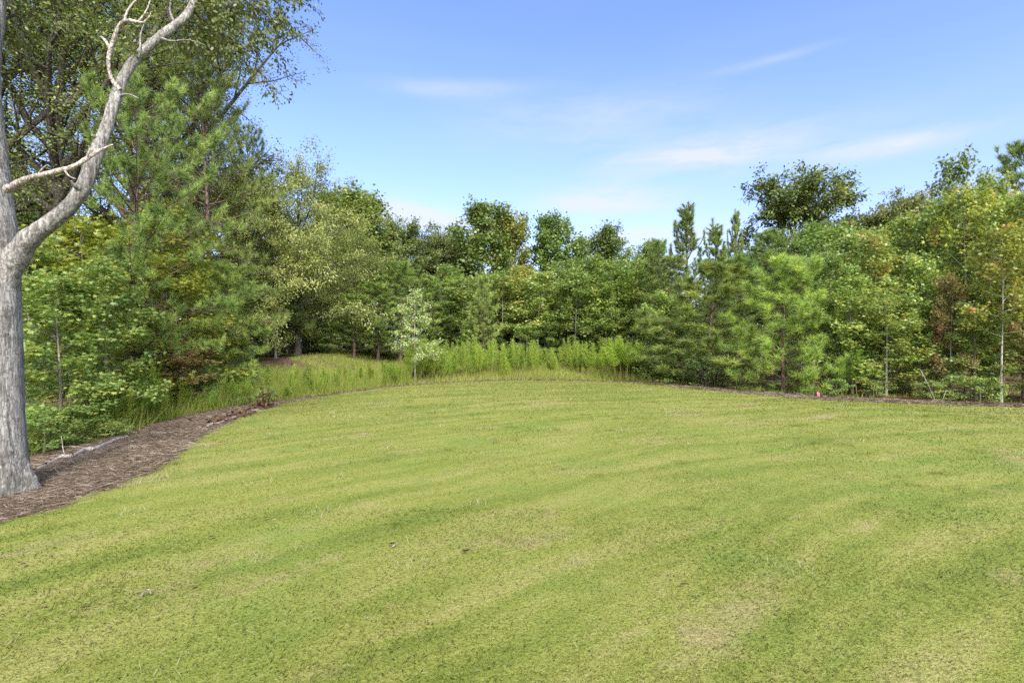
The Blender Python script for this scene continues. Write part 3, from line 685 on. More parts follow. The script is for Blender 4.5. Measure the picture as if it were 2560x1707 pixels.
# distant wood closing the gaps
reseed(10); G = Geo(); n = 64000
px = RNG.uniform(-900, 3500, n); yy = np.interp(px, [-900, 0, 400, 750, 1000, 1650, 2000, 2400, 3500], [24, 27, 32, 38, 47, 46, 36, 27, 22])+RNG.exponential(5, n)
x = (px-1280)/F*yy; hmax = np.interp(px, [-900, 0, 600, 900, 1300, 1700, 2100, 3500], [9, 9, 8, 7, 5.2, 6, 6.5, 7])+1.5*np.sin(px*.021)+1.0*np.sin(px*.057)
z = hgt(x, yy)+.2+hmax*RNG.uniform(0, 1, n)**.75
N = nrm(np.array([0, -.3, .7])+RNG.normal(size=(n, 3))*.5); T = RNG.normal(size=(n, 3)); T[:, 2] -= .4
G.leaves(np.stack([x, yy, z], 1), T, N, RNG.uniform(.28, .6, n), TULIP, np.clip(RNG.normal(.45, .25, n), 0, 1))
for q in range(160):
    p_ = RNG.uniform(-900, 3500); d_ = float(np.interp(p_, [-900, 0, 400, 750, 1000, 1650, 2000, 2400, 3500], [24, 27, 32, 38, 47, 46, 36, 27, 22]))+RNG.uniform(-1, 5); b = at_depth(p_, d_)
    G.tube(np.array([b, b+[RNG.normal()*.3, RNG.normal()*.3, RNG.uniform(3, 6)]]), [.09, .05], 5, RNG.uniform(0, .2), cap=False)
tag(G.build('woods', M['woods']), 'deep shaded wood closing the view behind the nearer trees', 'woods', None, 'stuff')

# ------------------------------------------------------------------ trees
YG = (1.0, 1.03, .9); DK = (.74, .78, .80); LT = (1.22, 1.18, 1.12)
# tall trees at the left
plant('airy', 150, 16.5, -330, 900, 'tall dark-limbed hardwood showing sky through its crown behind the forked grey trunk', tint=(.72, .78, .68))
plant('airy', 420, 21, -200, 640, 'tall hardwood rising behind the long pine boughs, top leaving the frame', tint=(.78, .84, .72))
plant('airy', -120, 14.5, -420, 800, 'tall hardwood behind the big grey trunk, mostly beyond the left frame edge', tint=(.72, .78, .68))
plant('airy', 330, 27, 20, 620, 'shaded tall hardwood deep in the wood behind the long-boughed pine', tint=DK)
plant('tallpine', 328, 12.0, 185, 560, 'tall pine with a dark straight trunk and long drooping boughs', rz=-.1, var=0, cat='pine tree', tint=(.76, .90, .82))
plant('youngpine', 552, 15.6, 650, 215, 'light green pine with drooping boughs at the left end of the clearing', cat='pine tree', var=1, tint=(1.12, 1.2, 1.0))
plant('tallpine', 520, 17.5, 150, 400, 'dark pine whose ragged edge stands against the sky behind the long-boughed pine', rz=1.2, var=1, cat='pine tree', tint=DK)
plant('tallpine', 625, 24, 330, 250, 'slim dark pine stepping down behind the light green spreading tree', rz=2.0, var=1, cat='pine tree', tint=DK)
# light spreading trees over the clearing
plant('broadlight', 745, 25, 392, 430, 'light green spreading tree arching over the clearing, feathery top against the sky', tint=(1, 1, .92))
plant('broadlight', 630, 22.5, 450, 380, 'light green spreading tree between the long-boughed pine and the clearing', tint=(1, .98, .85))
plant('broadlight', 560, 27, 370, 420, 'olive green hardwood filling the gap below the dark ragged pine', tint=(.9, .92, .78))
plant('broadlight', 880, 31, 560, 300, 'lower round light green tree right of the spreading tree, behind the young pines', tint=(1.02, 1.08, .85))
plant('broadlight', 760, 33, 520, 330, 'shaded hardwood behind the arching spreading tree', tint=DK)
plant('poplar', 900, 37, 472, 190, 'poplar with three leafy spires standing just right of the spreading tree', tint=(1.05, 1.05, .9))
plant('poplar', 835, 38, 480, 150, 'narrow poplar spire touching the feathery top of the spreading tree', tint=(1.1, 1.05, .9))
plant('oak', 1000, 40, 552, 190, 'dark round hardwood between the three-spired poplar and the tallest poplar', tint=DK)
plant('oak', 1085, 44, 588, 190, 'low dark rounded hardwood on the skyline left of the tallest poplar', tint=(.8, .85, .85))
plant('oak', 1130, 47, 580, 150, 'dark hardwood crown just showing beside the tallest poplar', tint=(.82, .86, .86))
# poplars on the skyline
plant('poplar', 1205, 41, 505, 175, 'tallest poplar on the skyline, broad with several pointed heads')
plant('poplar', 1275, 42, 527, 120, 'reddish tinged poplar forming the right shoulder of the tallest poplar', tint=(1.25, 1.0, .9))
plant('poplar', 1385, 41, 537, 140, 'narrow pointed poplar alone on the skyline between the tallest poplar and the small cone', tint=(.95, .95, .95))
plant('poplar', 1450, 44, 592, 100, 'small poplar shoulder right of the narrow pointed poplar', tint=(1.05, .98, .9))
plant('poplar', 1516, 41, 565, 120, 'dark cone-shaped poplar on the skyline left of the spiky pine', tint=(.82, .84, .86))
plant('gum', 1565, 39, 620, 90, 'wispy sapling top against the sky right of the dark cone-shaped poplar', tint=DK)
plant('poplar', 1625, 40, 606, 110, 'lacy small poplar against the sky beside the spiky pine', tint=(.9, .9, .9))
# young pines left of centre
for a in [(1000, 28.5, 655, 190, 'tall young pine with a pointed top behind the pale staked sapling'),
          (945, 27, 705, 180, 'young pine left of the pale staked sapling'),
          (885, 26, 735, 170, 'shorter young pine at the back of the clearing, leftmost of the thicket'),
          (1075, 30, 690, 170, 'young pine behind the right side of the pale staked sapling'),
          (1135, 31, 695, 150, 'young pine with candle shoots left of the sweetgum row'),
          (1207, 26.5, 690, 100, 'slim young pine with a bare lower trunk in front of the sweetgum row')]:
    plant('midpine', *a, group='young pines behind the clearing', cat='pine tree', tint=(.95, 1.02, .98))
# sweetgum saplings in the middle
row = [(1165, 30, 700, 150, 'sweetgum sapling between the two candle-topped young pines'),
       (1255, 29, 690, 150, 'sweetgum sapling beside the slim bare-trunked pine'),
       (1300, 31, 665, 150, 'brown-tinged sweetgum sapling below the sky gap between the poplars'),
       (1345, 28.5, 680, 150, 'pale green sweetgum sapling below the narrow pointed poplar'),
       (1400, 30, 655, 160, 'full sweetgum sapling right below the narrow pointed poplar'),
       (1440, 28, 680, 140, 'sweetgum sapling with thin leaning pale trunk in the middle row'),
       (1485, 30, 640, 150, 'sweetgum sapling just left of the dark cone-shaped poplar'),
       (1530, 28, 650, 150, 'sweetgum sapling beneath the dark cone-shaped poplar'),
       (1580, 29, 645, 150, 'sweetgum sapling behind the large bushy fennel clump'),
       (1625, 27, 660, 140, 'yellowish sweetgum sapling next to the spiky pine')]
for k, a in enumerate(row):
    plant('tallgum', *a, group='sweetgum saplings in the middle row', tint=[(1.05, 1.08, 1.1), (1.12, 1.12, 1.15), (1.3, 1.05, .85), (1.2, 1.2, 1.2), (1.05, 1.1, 1.0), (1.1, 1.12, 1.1), (.95, 1, .9), (1.05, 1.08, .9), (.95, 1.0, .95), (1.2, 1.15, .8)][k])
for k, (px, Y, top, wd, lb) in enumerate([(1175, 27.5, 800, 90, 'low leafy sapling at the left end of the dark gap under the sweetgums'), (1240, 28, 830, 80, 'small low sapling left of centre in the dark gap under the sweetgums'), (1318, 27.5, 815, 90, 'low leafy sapling in the middle of the dark gap under the sweetgums'), (1372, 28.5, 790, 90, 'taller leafy sapling filling the dark gap below the narrow pointed poplar'), (1465, 28, 805, 100, 'low leafy sapling right of centre in the dark gap'), (1530, 27, 770, 110, 'leafy sapling at the right end of the dark gap')]):
    plant('gum', px, Y, top, wd, lb, group='low saplings in the dark gap', tint=(.95, 1.02, .98))
for k in range(12):
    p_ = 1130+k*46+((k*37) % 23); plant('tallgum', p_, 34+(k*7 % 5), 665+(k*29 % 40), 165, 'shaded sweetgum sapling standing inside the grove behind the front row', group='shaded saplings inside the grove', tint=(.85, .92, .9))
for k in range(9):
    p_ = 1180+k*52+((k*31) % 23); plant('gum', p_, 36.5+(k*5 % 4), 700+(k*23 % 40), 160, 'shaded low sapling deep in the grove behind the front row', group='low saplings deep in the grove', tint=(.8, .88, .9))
# pines right of centre
plant('spikepine', 1722, 23, 508, 250, 'spiky pine with the tallest dark candle-like leader', cat='pine tree', tint=(.72, .78, .8))
plant('spikepine', 1800, 26, 560, 200, 'pine with many upright shoots just right of the spiky leader', cat='pine tree', tint=(.85, .92, .9))
plant('spikepine', 1850, 27, 528, 140, 'slender pine spire left of the dark round oak', cat='pine tree', tint=(.82, .88, .88))
plant('midpine', 1930, 24, 575, 210, 'fresh green pine in front of the dark round oak', cat='pine tree', tint=(.80, .90, .85))
plant('midpine', 2042, 27, 556, 120, 'dark narrow pine at the right foot of the dark round oak', cat='pine tree', tint=(.7, .8, .9))
plant('midpine', 1685, 21.5, 640, 210, 'pine with dense fine shoots below the spiky leader', cat='pine tree', tint=(.88, .95, .95))
plant('midpine', 1845, 20.5, 640, 220, 'mid green pine between the open-trunked pine and the round bushy pine', cat='pine tree', tint=(.70, .82, .8))
plant('midpine', 1640, 26, 600, 110, 'narrow dark pine at the right end of the sweetgum row', cat='pine tree', tint=(.75, .82, .82))
plant('youngpine', 1775, 17.8, 655, 370, 'open young pine with a bare brown trunk left of the round bushy pine', cat='pine tree', var=0, tint=(.98, 1.05, .95), rz=1.0)
plant('bushypine', 1958, 15.4, 640, 270, 'bright green round bushy pine standing at the lawn edge', cat='pine tree', tint=(1.18, 1.26, 1.0), rz=2.2)
plant('oak', 1985, 37, 438, 270, 'dark round oak towering on the skyline behind the pines', tint=(.74, .84, .74))
plant('oak', 2190, 35, 515, 200, 'dark open oak on the skyline left of the tall sweetgum', tint=(.75, .75, .72))
plant('oak', 2290, 36, 480, 170, 'darker oak crown rising toward the tall sweetgum', tint=(.78, .78, .74))
plant('oak', 2110, 38, 560, 130, 'small dark oak crown in the dip of the skyline', tint=(.72, .74, .70))
plant('gum', 2385, 23, 388, 190, 'tall sweetgum head standing clear above the right-hand thicket', tint=(.8, .85, .85))
plant('midpine', 2570, 27, 345, 240, 'tall dark pine at the top right corner of the wood', cat='pine tree', tint=(.8, .88, .9))
plant('midpine', 2700, 24, 380, 240, 'dark pine beyond the right frame edge', cat='pine tree', tint=(.8, .88, .9))
plant('gum', 2480, 24, 430, 170, 'sweetgum top between the tall sweetgum head and the corner pine', tint=(.9, .95, .85))
# turning sweetgums at the right
rt = [(2075, 15.6, 640, 170, 'gum', 'green sweetgum sapling right beside the round bushy pine', None),
      (2130, 14.9, 690, 180, 'gum', 'low leafy green sweetgum behind the dead brown pine bough', LT),
      (2120, 18, 590, 190, 'gum', 'sweetgum with orange-tinged top right of the round bushy pine', YG),
      (2190, 16.2, 575, 190, 'gum_autumn', 'orange-flecked sweetgum below the dip of the skyline', None),
      (2215, 14.2, 740, 190, 'gum', 'low pale sweetgum sapling with bare forked stem at the bed edge', LT),
      (2262, 17, 540, 200, 'gum_autumn', 'mixed green and orange sweetgum below the dark open oak', (.95, 1.02, .9)),
      (2300, 14.4, 640, 190, 'gum', 'bright leafy sweetgum left of the dark red sapling', LT),
      (2345, 16, 500, 210, 'gum', 'yellow-green sweetgum below the tall sweetgum head', YG),
      (2378, 13.6, 690, 110, 'gum_red', 'dark red sapling among the green sweetgums', None),
      (2415, 15, 470, 210, 'gum_autumn', 'tall yellow-green sweetgum left of the pale trunk', YG),
      (2440, 13.4, 720, 180, 'gum', 'green sweetgum sapling just left of the pale trunk', None),
      (2478, 16.5, 480, 220, 'gum_autumn', 'sweetgum with a bright orange tip behind the pale trunk', (.96, 1.0, .92)),
      (2503, 12.75, 560, 190, 'gum_autumn', 'pale-trunked sweetgum at the lawn edge, its lower trunk bare', (1.05, 1, .9)),
      (2560, 14.2, 480, 220, 'gum_autumn', 'yellow-green sweetgum cut by the right frame edge', YG),
      (2570, 12.7, 720, 140, 'gum_red', 'reddish sapling at the right frame edge beside the pale trunk', (1, 1.1, 1)),
      (2640, 13.0, 520, 230, 'gum_autumn', 'turning sweetgum just beyond the right frame edge', None),
      (2760, 12.5, 500, 240, 'gum', 'green sweetgum standing beyond the right frame edge', None)]
for px, Y, top, wd, mt, lb, ti in rt:
    plant('tallgum' if 'pale-trunked' in lb else 'gum', px, Y, top, wd, lb, group='sweetgums along the right side of the lawn', tint=ti, mat=mt, bark='bark_white' if 'pale-trunked' in lb else None)
for k in range(10):
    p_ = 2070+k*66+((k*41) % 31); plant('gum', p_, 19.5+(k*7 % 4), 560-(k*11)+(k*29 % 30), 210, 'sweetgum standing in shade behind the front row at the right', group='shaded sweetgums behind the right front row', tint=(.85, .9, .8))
# shrubs and small leafy saplings under the pines
for a in [('gum', 1665, 20.6, 730, 150, 'leafy green sapling right of the large bushy fennel clump', (1.1, 1.12, 1.05)),
          ('gum', 1715, 19.6, 780, 170, 'low sapling with lit leaves left of the open young pine', (1.15, 1.18, 1.1)),
          ('gum', 1790, 19.5, 800, 150, 'low sapling with lit leaves behind the open young pine trunk', (1.15, 1.15, 1.0)),
          ('bush', 1640, 19.6, 862, 110, 'leafy bush at the bed edge right of the large bushy fennel clump', None),
          ('bush', 1600, 20.5, 900, 90, 'low dark bush at the foot of the large bushy fennel clump', DK),
          ('bush', 1710, 18.4, 870, 120, 'rounded leafy bush left of the open young pine', None),
          ('shrub', 1765, 17.2, 885, 110, 'bluish green shrub under the open young pine', (.85, 1, 1.05)),
          ('shrub', 1825, 16.7, 890, 110, 'dark shrub between the open pine and the round bushy pine', DK),
          ('shrub', 1870, 16.3, 900, 90, 'low shrub at the left foot of the round bushy pine', (.85, .92, .85)),
          ('shrub', 2090, 14.0, 945, 80, 'small shrub beside the dead brown pine bough', (.9, 1, .9)),
          ('shrub', 2190, 13.9, 950, 90, 'low shrub beneath the pale forked sweetgum sapling', None),
          ('shrub', 2330, 13.2, 950, 100, 'small shrub between the leaning white stem and the red sapling', None),
          ('shrub', 2450, 12.8, 940, 110, 'low green shrub left of the pale trunk foot', (1.1, 1.15, 1))]:
    kd, px, Y, top, wd, lb, ti = a
    plant(kd, px, Y, top, wd, lb, group='bushes and saplings under the right-hand pines' if kd != 'gum' else None, tint=ti, cat='tree' if kd == 'gum' else 'shrub')
# leafy edge at the left
lf_ = [('gum', 150, 9.0, 690, 320, 'bushy green sweetgum sapling right next to the big grey trunk', (1.14, 1.16, 1.1), None, 'tree'),
       ('gum', 262, 9.6, 640, 250, 'green star-leaved sapling between the grey trunk and the pine trunk', (1.14, 1.18, 1.12), None, 'tree'),
       ('gum', 70, 10.2, 600, 320, 'green sapling half hidden behind the big grey trunk', (.9, .95, .95), None, 'tree'),
       ('gum', 215, 11.2, 545, 330, 'yellow-green bright sapling above the green saplings at the left', (.85, .95, .8), 'yellow', 'tree'),
       ('gum', 445, 13.2, 640, 300, 'yellow-green sapling in front of the long-boughed pine', (.88, .95, .85), 'yellow', 'tree'),
       ('gum', 400, 14.5, 510, 300, 'taller yellow-green tree beside the pine trunk', (.88, .95, .85), 'yellow', 'tree'),
       ('gum', 355, 13.2, 780, 210, 'green sapling at the foot of the pine trunk', (1.15, 1.15, .95), None, 'tree'),
       ('gum', 452, 12.6, 850, 200, 'reddish young sapling low beside the left weeds', None, 'gum_red', 'tree'),
       ('gum', 520, 15.5, 760, 200, 'yellow-green sapling under the drooping pine boughs', (.88, .95, .85), 'yellow', 'tree'),
       ('tallgum', 560, 18.5, 660, 200, 'slim green sapling with bare grey stem at the clearing edge', None, None, 'tree'),
       ('tallgum', 625, 22.5, 690, 150, 'slim sapling with pale bare stem beside the clearing', (.9, .95, .9), None, 'tree'),
       ('tallgum', 690, 24.0, 700, 170, 'shaded slim sapling with thin pale stem under the spreading tree', DK, None, 'tree'),
       ('bush', 190, 8.7, 1010, 190, 'dark green bush by the fallen pale limb', (.9, .98, .95), None, 'shrub'),
       ('bush', 110, 7.9, 1040, 170, 'dark bush directly behind the grey trunk foot', (.65, .76, .76), None, 'shrub'),  # tint darkened to stand in for the low light at this spot
       ('shrub', 285, 8.8, 1050, 100, 'small leafy shrub at the tip of the fallen pale limb', LT, None, 'shrub'),
       ('shrub', 535, 14.5, 935, 90, 'small shrub at the left corner of the clearing', None, None, 'shrub')]
for kd, px, Y, top, wd, lb, ti, mt, ct in lf_:
    plant(kd, px, Y, top, wd, lb, tint=ti, mat=mt, cat=ct)
for k, (px, Y, top, wd) in enumerate([(830, 29, 800, 170), (745, 28, 830, 150), (930, 29, 820, 150), (660, 25, 830, 140), (590, 22, 850, 130), (1060, 30, 830, 150)]):
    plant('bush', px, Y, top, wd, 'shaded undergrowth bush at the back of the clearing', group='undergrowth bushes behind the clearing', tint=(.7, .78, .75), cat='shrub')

# the pale sapling and its guy lines
ps = plant('pale', 1038, 18.6, 722, 132, 'pale green staked sapling standing alone before the young pines', tint=(.98, 1.1, 1.05), rz=.5)
b = at_depth(1038, 18.6)
for sx, sy in ((-.36, -.1), (.42, -.15), (.05, .4)):
    g = Geo(); g.tube(np.array([[0, 0, .92], [sx*.55, sy*.55, .44], [sx, sy, -.02]])/np.array(ps.scale), [.006, .006, .006], 5); g.tube(np.array([[sx*1.02, sy*1.02, -.05], [sx*.97, sy*.97, .12]])/np.array(ps.scale), [.014, .014], 6)
    g.build('guy_line', M['bark_dark'], ps)

# fennel
FL = 'feathery yellow-green fennel plant in the tall row beyond the far lawn edge'
rf = random.Random(4)
def far_edge(px):
    lo, Y = 0, 8.0
    while Y < 40:
        x = (px-1280)/F*Y; th = math.atan2(Y-CY, x-CX)
        if Y > 9 and math.hypot(x-CX, Y-CY) > float(Rlawn(th))+float(Wbed(th)): return Y
        Y += .05
    return Y
plant('bigfennel', 1092, 20.4, 848, 105, 'large dense fennel clump just right of the pale staked sapling', name='fennel_plant', group='big fennel clumps', cat='fennel plant', var=0)
plant('bigfennel', 1556, 20.0, 842, 130, 'largest bushy bright fennel clump at the right end of the row', name='fennel_plant', group='big fennel clumps', cat='fennel plant', var=1, tint=(1.15, 1.15, 1.05))
plant('bigfennel', 1502, 21.6, 868, 80, 'rounded fennel clump left of the largest bushy one', name='fennel_plant', group='big fennel clumps', cat='fennel plant', var=0, tint=(1.0, 1.05, 1.0))
plant('bigfennel', 985, 17.6, 908, 55, 'short dark-stemmed fennel clump left of the staked sapling', name='fennel_plant', group='big fennel clumps', cat='fennel plant', var=1, tint=(.85, .95, .9))
for k in range(122):
    px = rf.uniform(1015, 1610); q = rf.random(); Y = far_edge(px)+.5+q*5.0
    plant('fennel', px, Y, rf.uniform(852, 890)-q*12, rf.uniform(22, 44), FL, 'fennel plants beyond the far lawn edge', (rf.uniform(.92, 1.12),)*2+(1,), cat='fennel plant')
for k in range(44):
    px = rf.uniform(650, 1010); q = rf.random()**1.5; Y = far_edge(px)+.25+q*3.0
    plant('fennel', px, Y, 0, rf.uniform(14, 34)*16/Y, 'short fennel plant at the clearing side of the lawn edge', 'short fennel plants beside the clearing', (rf.uniform(.85, 1.05),)*2+(1,), cat='fennel plant', height=rf.uniform(.35, .85))
for k in range(92):
    px = rf.uniform(255, 650); q = rf.random(); Y = far_edge(px)+.15+q*2.4
    plant('fennel', px, Y, 0, rf.uniform(26, 50)*11/Y, 'green weedy fennel plant on the bank left of the lawn', 'weedy fennel plants on the left bank', (rf.uniform(.8, 1.0), rf.uniform(.85, 1.02), .9), cat='fennel plant', height=rf.uniform(.6, 1.15)*(1 if px < 480 else .68))
for px, Y, h in [(2150, 14.0, 1.3), (2105, 14.2, 1.0), (2480, 13.0, .8)]:
    plant('fennel', px, Y, 0, 60, 'thin fennel plant in front of the right-hand sweetgums', 'fennel plants before the right-hand sweetgums', (.75, .85, .9), cat='fennel plant', height=h)

# ------------------------------------------------------------------ the big grey tree at the left
def U(px, py, Y): return np.array([(px-1280)/F*Y, Y, H0-(py-853.5)/F*Y])
def smooth_path(P, n):
    P = np.asarray(P, float); k = len(P); t = np.linspace(0, k-1, n); out = []
    for q in t:
        i = min(int(q), k-2); f = q-i
        p0, p1, p2, p3 = P[max(i-1, 0)], P[i], P[i+1], P[min(i+2, k-1)]
        out.append(.5*((2*p1)+(-p0+p2)*f+(2*p0-5*p1+4*p2-p3)*f*f+(-p0+3*p1-3*p2+p3)*f**3))
    return np.array(out)
def limb(g, pix, n=24, sides=14, lump=.03, seed=1):
    """pix: (px, py, depth, width in photograph pixels)"""
    rg = np.random.default_rng(seed)
    Q = smooth_path([list(U(a, b, y))+[wd/F*y*.5] for a, b, y, wd in pix], n)
    P, r = Q[:, :3], Q[:, 3]
    r = r*(1+rg.normal(0, lump, n)); g.tube(P, r, sides, .5); return P, r
base = at_depth(-22, 5.15)
gt = empty('hardwood_tree', tuple(base), 'big grey-barked tree forking into a pale limb, nearest tree in the scene', 'tree')
off = -base
g = Geo()
def trk(py, edge, app, Y):
    """right silhouette edge and apparent width in the photograph -> axis and true width"""
    ax = edge-app*.5; return (ax, py, Y, app*math.cos(math.atan2(1280-ax, F)))
P, r = limb(g, [trk(*q) for q in [(1265, 112, 242, 5.15), (1228, 95, 208, 5.15), (1160, 79, 182, 5.15), (1050, 66, 165, 5.15), (900, 61, 158, 5.15), (780, 57, 156, 5.15), (690, 56, 154, 5.15), (600, 50, 150, 5.17), (500, 38, 134, 5.2), (400, 26, 120, 5.25), (250, 8, 112, 5.3), (134, 5, 108, 5.4), (0, 18, 104, 5.5), (-300, 10, 92, 5.7), (-800, -30, 60, 6.0)]], 90, 40, .010, 3)
v = g.v[0].astype(float); ang = np.arctan2(v[:, 1]-5.2, v[:, 0]-base[0]); zz = v[:, 2]
rgn = 1+.012*np.sin(ang*9+zz*2.0)+.010*np.sin(ang*17-zz*1.3)
ctr = np.repeat(P, 40, 0); fl = np.clip((base[2]+.42-zz)/.42, 0, 1)**1.6
rgn = rgn+.13*np.exp(-((zz-(H0-(772-853.5)/F*5.1))/.075)**2-((ang+.45)/.30)**2)+.05*np.exp(-((zz-(H0-(1000-853.5)/F*5.1))/.12)**2-((ang+1.5)/.4)**2)+fl*(.04+.19*np.sin(ang*5+.6)+.10*np.sin(ang*11))
v = ctr+(v-ctr)*rgn[:, None]; g.v[0] = v.astype(np.float32)
trunk = g.build('trunk', M['bark_grey'], gt, True, tuple(off)); 
ms, t = newmat('bare_wood'); finish(t, t.ramp(t.noise(t.node('ShaderNodeTexCoord').outputs['Object'], 12.0, 4), [(.3, (.16, .08, .04)), (.7, (.38, .22, .12))]), .9)
gs = Geo(); th = np.linspace(0, 2*np.pi, 15)[:-1]; a0 = R(-62)
pt = np.array([[base[0]+.347*math.cos(a0+.17*math.cos(q)), 5.15+.347*math.sin(a0+.17*math.cos(q)), H0-(1045-853.5)/F*5.0+.055*math.sin(q)*(1+.3*math.cos(3*q))] for q in th])
inn = pt.mean(0)+(pt-pt.mean(0))*.75; nrm_ = np.array([math.cos(a0), math.sin(a0), 0])*.008
vv = np.concatenate([pt, inn+nrm_*1.5]); kk = len(pt); gs.add(vv, np.array([[i_, (i_+1) % kk, kk+(i_+1) % kk, kk+i_] for i_ in range(kk)]), .5); gs.add(inn+nrm_*1.5, np.arange(kk)[None, :], .5)
gs.build('bark_scar', ms, trunk)
g = Geo()
LP, lr = limb(g, [(a, b, y, wd*.74) for a, b, y, wd in [(2, 740, 5.16, 70), (16, 690, 5.15, 72), (42, 640, 5.14, 70), (74, 596, 5.13, 62), (122, 560, 5.12, 54), (178, 512, 5.14, 47), (214, 456, 5.18, 45), (234, 400, 5.25, 46), (262, 330, 5.33, 37), (288, 250, 5.4, 35), (302, 210, 5.45, 33), (324, 168, 5.5, 31), (364, 123, 5.56, 29), (411, 85, 5.62, 27), (455, 50, 5.7, 24), (480, 14, 5.8, 22), (500, -60, 5.9, 20), (540, -180, 6.1, 16), (600, -330, 6.4, 8)]], 80, 20, .045, 5)
for q in [[(250, 352, 5.3, 12), (238, 342, 5.25, 9), (230, 338, 5.22, 5)], [(196, 470, 5.1, 14), (184, 462, 5.05, 9), (178, 452, 5.02, 4)], [(345, 143, 5.5, 9), (352, 120, 5.5, 6), (350, 92, 5.52, 4), (360, 60, 5.55, 2)], [(400, 95, 5.6, 8), (430, 104, 5.5, 5), (470, 100, 5.45, 3), (510, 112, 5.4, 2)], [(300, 240, 5.4, 7), (322, 236, 5.3, 4), (346, 246, 5.25, 2)], [(440, 62, 5.66, 8), (425, 30, 5.7, 5), (430, -10, 5.8, 3)]]: limb(g, q, 8, 7)
big = g.build('limb', M['bark_grey'], gt, True, tuple(off))
g = Geo(); limb(g, [(20, 474, 5.0, 20.3), (48, 458, 4.9, 17.2), (80, 444, 4.85, 14.0), (130, 432, 4.82, 13.3), (180, 418, 4.82, 10.9), (220, 395, 4.84, 10.9), (250, 376, 4.88, 7.0), (282, 362, 4.92, 3.1)], 34, 10, .10, 6)
for q in [[(95, 441, 4.84, 6), (104, 424, 4.8, 4), (118, 412, 4.78, 2)], [(160, 424, 4.82, 5), (172, 440, 4.78, 4), (190, 448, 4.75, 2)], [(215, 398, 4.84, 5), (224, 380, 4.8, 3), (222, 364, 4.78, 2)]]: limb(g, q, 6, 6)
g.build('dead_branch', M['dead_wood'], gt, True, tuple(off))
g = Geo(); limb(g, [(300, 225, 5.4, 13), (278, 195, 5.36, 10), (271, 150, 5.33, 10), (284, 100, 5.3, 9), (300, 62, 5.28, 8), (322, 52, 5.26, 9), (345, 56, 5.25, 7), (362, 56, 5.24, 6), (378, 34, 5.24, 3)], 24, 8, .07, 8)
limb(g, [(274, 120, 5.32, 8), (262, 100, 5.3, 7), (252, 92, 5.3, 4)], 6, 6); limb(g, [(310, 56, 5.27, 6), (322, 22, 5.3, 5), (350, -10, 5.35, 3)], 8, 6); limb(g, [(345, 56, 5.25, 5), (365, 30, 5.25, 4), (378, -6, 5.28, 2)], 6, 5)
g.build('dead_branch', M['dead_wood'], gt, True, tuple(off))
# twigs and hanging foliage
reseed(21); tw = Geo(); lv = Geo(); TW = []
def spray(p0, p1, r, nsub, sag, lsub, wood=tw):
    p0, p1 = np.array(p0), np.array(p1); n = 9
    pts = np.array([p0+(p1-p0)*q+np.array([0, 0, -sag*(q*q-q*.3)])+RNG.normal(size=3)*.025*q for q in np.linspace(0, 1, n)])
    wood.tube(pts, r*(1-np.linspace(0, .85, n)), 5, .5, cap=False)
    for s_ in range(nsub):
        q, d = interp(pts, RNG.uniform(.12, 1)); sb = curve(q, nrm(d*.7+RNG.normal(size=3)*.6+np.array([0, 0, -.12])), lsub*RNG.uniform(.5, 1.2), 5, -.35, .25)
        wood.tube(sb, max(.0025, r*.28)*(1-np.linspace(0, .7, 6)), 4, .5, cap=False); TW.append(sb)
        for q3 in range(3):
            a, d = interp(sb, RNG.uniform(.25, 1)); s3 = curve(a, nrm(d+RNG.normal(size=3)*.6+np.array([0, 0, -.15])), lsub*.4*RNG.uniform(.5, 1.2), 3, -.4, .25)
            wood.tube(s3, .0022, 3, .5, cap=False); TW.append(s3)
# along the fringe hanging at the upper right of the limb
for a in [((500, -60, 5.9), (690, 40, 6.2), .016, 16, .18, .42), ((520, -120, 6.0), (740, -20, 6.4), .014, 16, .15, .40), ((470, 20, 5.8), (600, 120, 6.3), .014, 16, .10, .42),
          ((560, -20, 6.1), (660, 190, 6.3), .011, 12, .10, .34), ((600, 60, 6.2), (735, 165, 6.4), .009, 9, .18, .30), ((450, 40, 5.7), (545, 90, 6.6), .012, 14, .05, .42),
          ((400, 90, 5.6), (520, 60, 6.8), .012, 13, .02, .42), ((430, 60, 5.7), (380, -60, 6.4), .012, 13, .0, .45), ((500, -40, 5.9), (560, 60, 6.9), .012, 15, .05, .45),
          ((470, 0, 5.8), (620, 20, 7.0), .012, 16, .1, .45), ((600, -330, 6.4), (760, -60, 6.9), .012, 14, .2, .45), ((540, -180, 6.1), (640, -60, 7.2), .012, 15, .1, .5),
          ((640, -60, 6.2), (725, 40, 6.5), .008, 9, .15, .32), ((345, 145, 5.5), (300, 30, 6.3), .010, 8, .0, .4)]:
    spray(U(*a[0]), U(*a[1]), a[2], a[3], a[4], a[5])
for a in [((-50, -100, 5.5), (150, -140, 6.3)), ((-50, 60, 5.4), (130, 20, 6.4)), ((-56, -200, 5.5), (240, -60, 6.8)), ((-60, -300, 5.7), (380, -120, 7.0)), ((-60, -420, 5.7), (60, -200, 7.2)), ((-60, -350, 5.7), (-300, -250, 6.2)), ((-60, -500, 5.8), (-350, -450, 5.2)), ((-60, -500, 5.8), (200, -600, 5.4))]:
    spray(U(*a[0]), U(*a[1]), .022, 15, .1, .5)
wts = np.array([np.linalg.norm(t_[-1]-t_[0]) for t_ in TW]); cnt = RNG.multinomial(15000, wts/wts.sum())
PP = []; CC = []; OO = []
